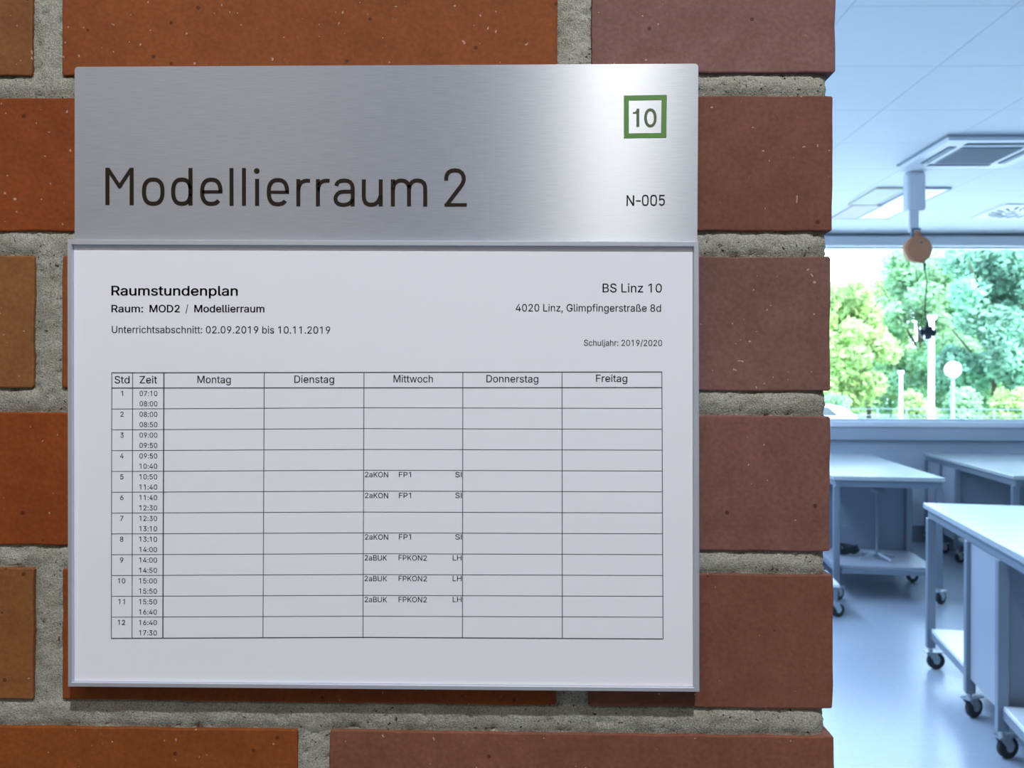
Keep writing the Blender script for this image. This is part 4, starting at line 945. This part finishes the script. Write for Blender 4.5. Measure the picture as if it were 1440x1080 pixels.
def blob_tree(name, x, y, h, r, mi, n, label, group=None, low=.25, leaf=.17, seed=0):
    rr = random.Random(seed); e = empty(name, (x, y, GZ)); tag(e, label, 'tree' if name != 'bush' else 'bush', group)
    if name != 'bush':
        bm = bmesh.new(); tube(bm, (0, 0, 0), (0, 0, h * .5), .15, .08, 9)
        for k in range(5):
            a = rr.uniform(0, 6.28); tube(bm, (0, 0, h * (.25 + .05 * k)), (math.cos(a) * r * .6, math.sin(a) * r * .6, h * (.5 + .08 * k)), .08, .03, 6)
        finish(bm, 'trunk', M_BARK, e)
    cl = []
    for _ in range(60):
        a, q, t = rr.uniform(0, 6.283), rr.random() ** .5, rr.random()
        q *= .80 * (1 - .45 * t ** 2)
        cl.append((math.cos(a) * q * r, math.sin(a) * q * r, h * (low + (1 - low) * (.08 + .80 * t)), r * rr.uniform(.19, .30)))
    verts, faces = [], []
    for i in range(n):
        cx, cy, cz, cr = cl[rr.randrange(len(cl))]
        d = Vector((rr.gauss(0, 1), rr.gauss(0, 1), rr.gauss(0, 1))).normalized() * cr * (rr.random() ** .4)
        c = Vector((cx, cy, cz)) + d
        if c.z < .02 + leaf: continue
        u = Vector((rr.gauss(0, 1), rr.gauss(0, 1), rr.gauss(0, 1))).normalized(); v = u.orthogonal().normalized(); s_ = leaf * rr.uniform(.6, 1.3)
        k = len(verts); verts += [c + u * s_, c + v * s_ * .6, c - u * s_, c - v * s_ * .6]; faces.append((k, k + 1, k + 2, k + 3))
    me = bpy.data.meshes.new('foliage'); me.from_pydata(verts, [], faces); me.materials.append(LEAF[mi]); link('foliage', me, None, e)
    return e
G = 'trees beyond the lamp posts outside'
spec = [  # px, y, height, radius, leaf colour, leaves
    (1182, 43, 7.7, 2.9, 0, 15000, 'sunlit yellow green tree at the left end of the window view'),
    (1398, 43, 10.0, 3.2, 2, 22000, 'dark blue green tree at the right end of the window view, nearest row'),
    (1110, 50.5, 9.0, 3.3, 0, 5000, 'yellow green tree outside hidden mostly by the brick wall'),
    (1292, 50.5, 10.6, 3.3, 1, 20000, 'mid green tree behind the tall white lamp post'),
    (1462, 50.5, 11.5, 3.3, 2, 16000, 'bluish green tree cut by the right picture edge'),
    (1222, 58.5, 10.2, 3.4, 0, 15000, 'pale tree in the farthest row behind the leftmost sunlit one'),
    (1368, 58.5, 12.6, 3.5, 1, 20000, 'tall tree in the farthest row, between globe lamp and dark tree'),
    (1520, 58.5, 12.0, 3.5, 1, 5000, 'green tree outside beyond the right picture edge'),
]
for k, (px, y, h, r, mi, n, lab) in enumerate(spec):
    p = on_y(px, 560, y); blob_tree('tree', p.x, y, h, r, mi, n, lab, G, .12, .17, 40 + k)
for k, (px, y, h, r, mi, lab) in enumerate([
    (1175, 38.8, 1.8, 1.0, 1, 'low green bush at the foot of the leftmost sunlit tree'),
    (1288, 38.8, 2.0, 1.0, 0, 'bright bush between the two white lamp posts'),
    (1352, 38.8, 2.2, 1.0, 1, 'low bush behind the globe lamp pole'),
    (1418, 38.8, 2.3, 1.05, 0, 'bright yellow green bush at the lower right of the window')]):
    p = on_y(px, 560, y); blob_tree('bush', p.x, y, h, r, mi, 3200, lab, None, .05, .09, 80 + k)
hr = random.Random(5); hx = on_y(1300, 560, 64.5).x
hedge = empty('hedge', (hx, 64.5, GZ)); tag(hedge, 'long dark green hedge closing the view under the tree crowns', 'hedge')
verts, faces = [], []
for k in range(15000):
    c = Vector((hr.uniform(-13, 15), hr.uniform(-.9, .9), .25 + hr.random() * (3.4 + .5 * math.sin(k)))); u = Vector((hr.gauss(0, 1), hr.gauss(0, 1), hr.gauss(0, 1))).normalized(); v = u.orthogonal().normalized(); s_ = .2
    n0 = len(verts); verts += [c + u * s_, c + v * s_ * .7, c - u * s_, c - v * s_ * .7]; faces.append((n0, n0 + 1, n0 + 2, n0 + 3))
me = bpy.data.meshes.new('foliage'); me.from_pydata(verts, [], faces); me.materials.append(LEAF[1]); link('foliage', me, None, hedge)
for k in range(9):
    bm = bmesh.new(); tube(bm, (-12 + 3.2 * k, 0, 0), (-12 + 3.2 * k, 0, 2.6), .09, .05, 7); finish(bm, 'stem', M_BARK, hedge)
# woods going on to both sides of what the window shows
verts, faces = [], []
blobs = []
for k in range(34):
    x = (-45 + 3.1 * k) if k < 17 else (42 + 3.0 * (k - 17))
    h_ = 7.5 + 3 * math.sin(k * 1.7) + hr.random() * 2
    for q in range(20): blobs.append((x + hr.uniform(-2, 2), 52 + hr.uniform(-3, 3), GZ + .8 + h_ * (q + hr.random()) / 20, hr.uniform(1.1, 1.8)))
for k in range(80000):
    bx, by, bz, br = blobs[hr.randrange(len(blobs))]
    d = Vector((hr.gauss(0, 1), hr.gauss(0, 1), hr.gauss(0, 1))).normalized() * br * hr.random() ** .4
    c = Vector((bx, by, max(GZ + .3, bz))) + d
    if c.z < GZ + .25: continue
    u = Vector((hr.gauss(0, 1), hr.gauss(0, 1), hr.gauss(0, 1))).normalized(); v = u.orthogonal().normalized(); s_ = .34
    n0 = len(verts); verts += [c + u * s_, c + v * s_ * .7, c - u * s_, c - v * s_ * .7]; faces.append((n0, n0 + 1, n0 + 2, n0 + 3))
me = bpy.data.meshes.new('treeline'); me.from_pydata(verts, [], faces); me.materials.append(LEAF[1])
tag(link('treeline', me), 'green woods continuing on both sides of the trees in the window', 'trees', None, 'stuff')
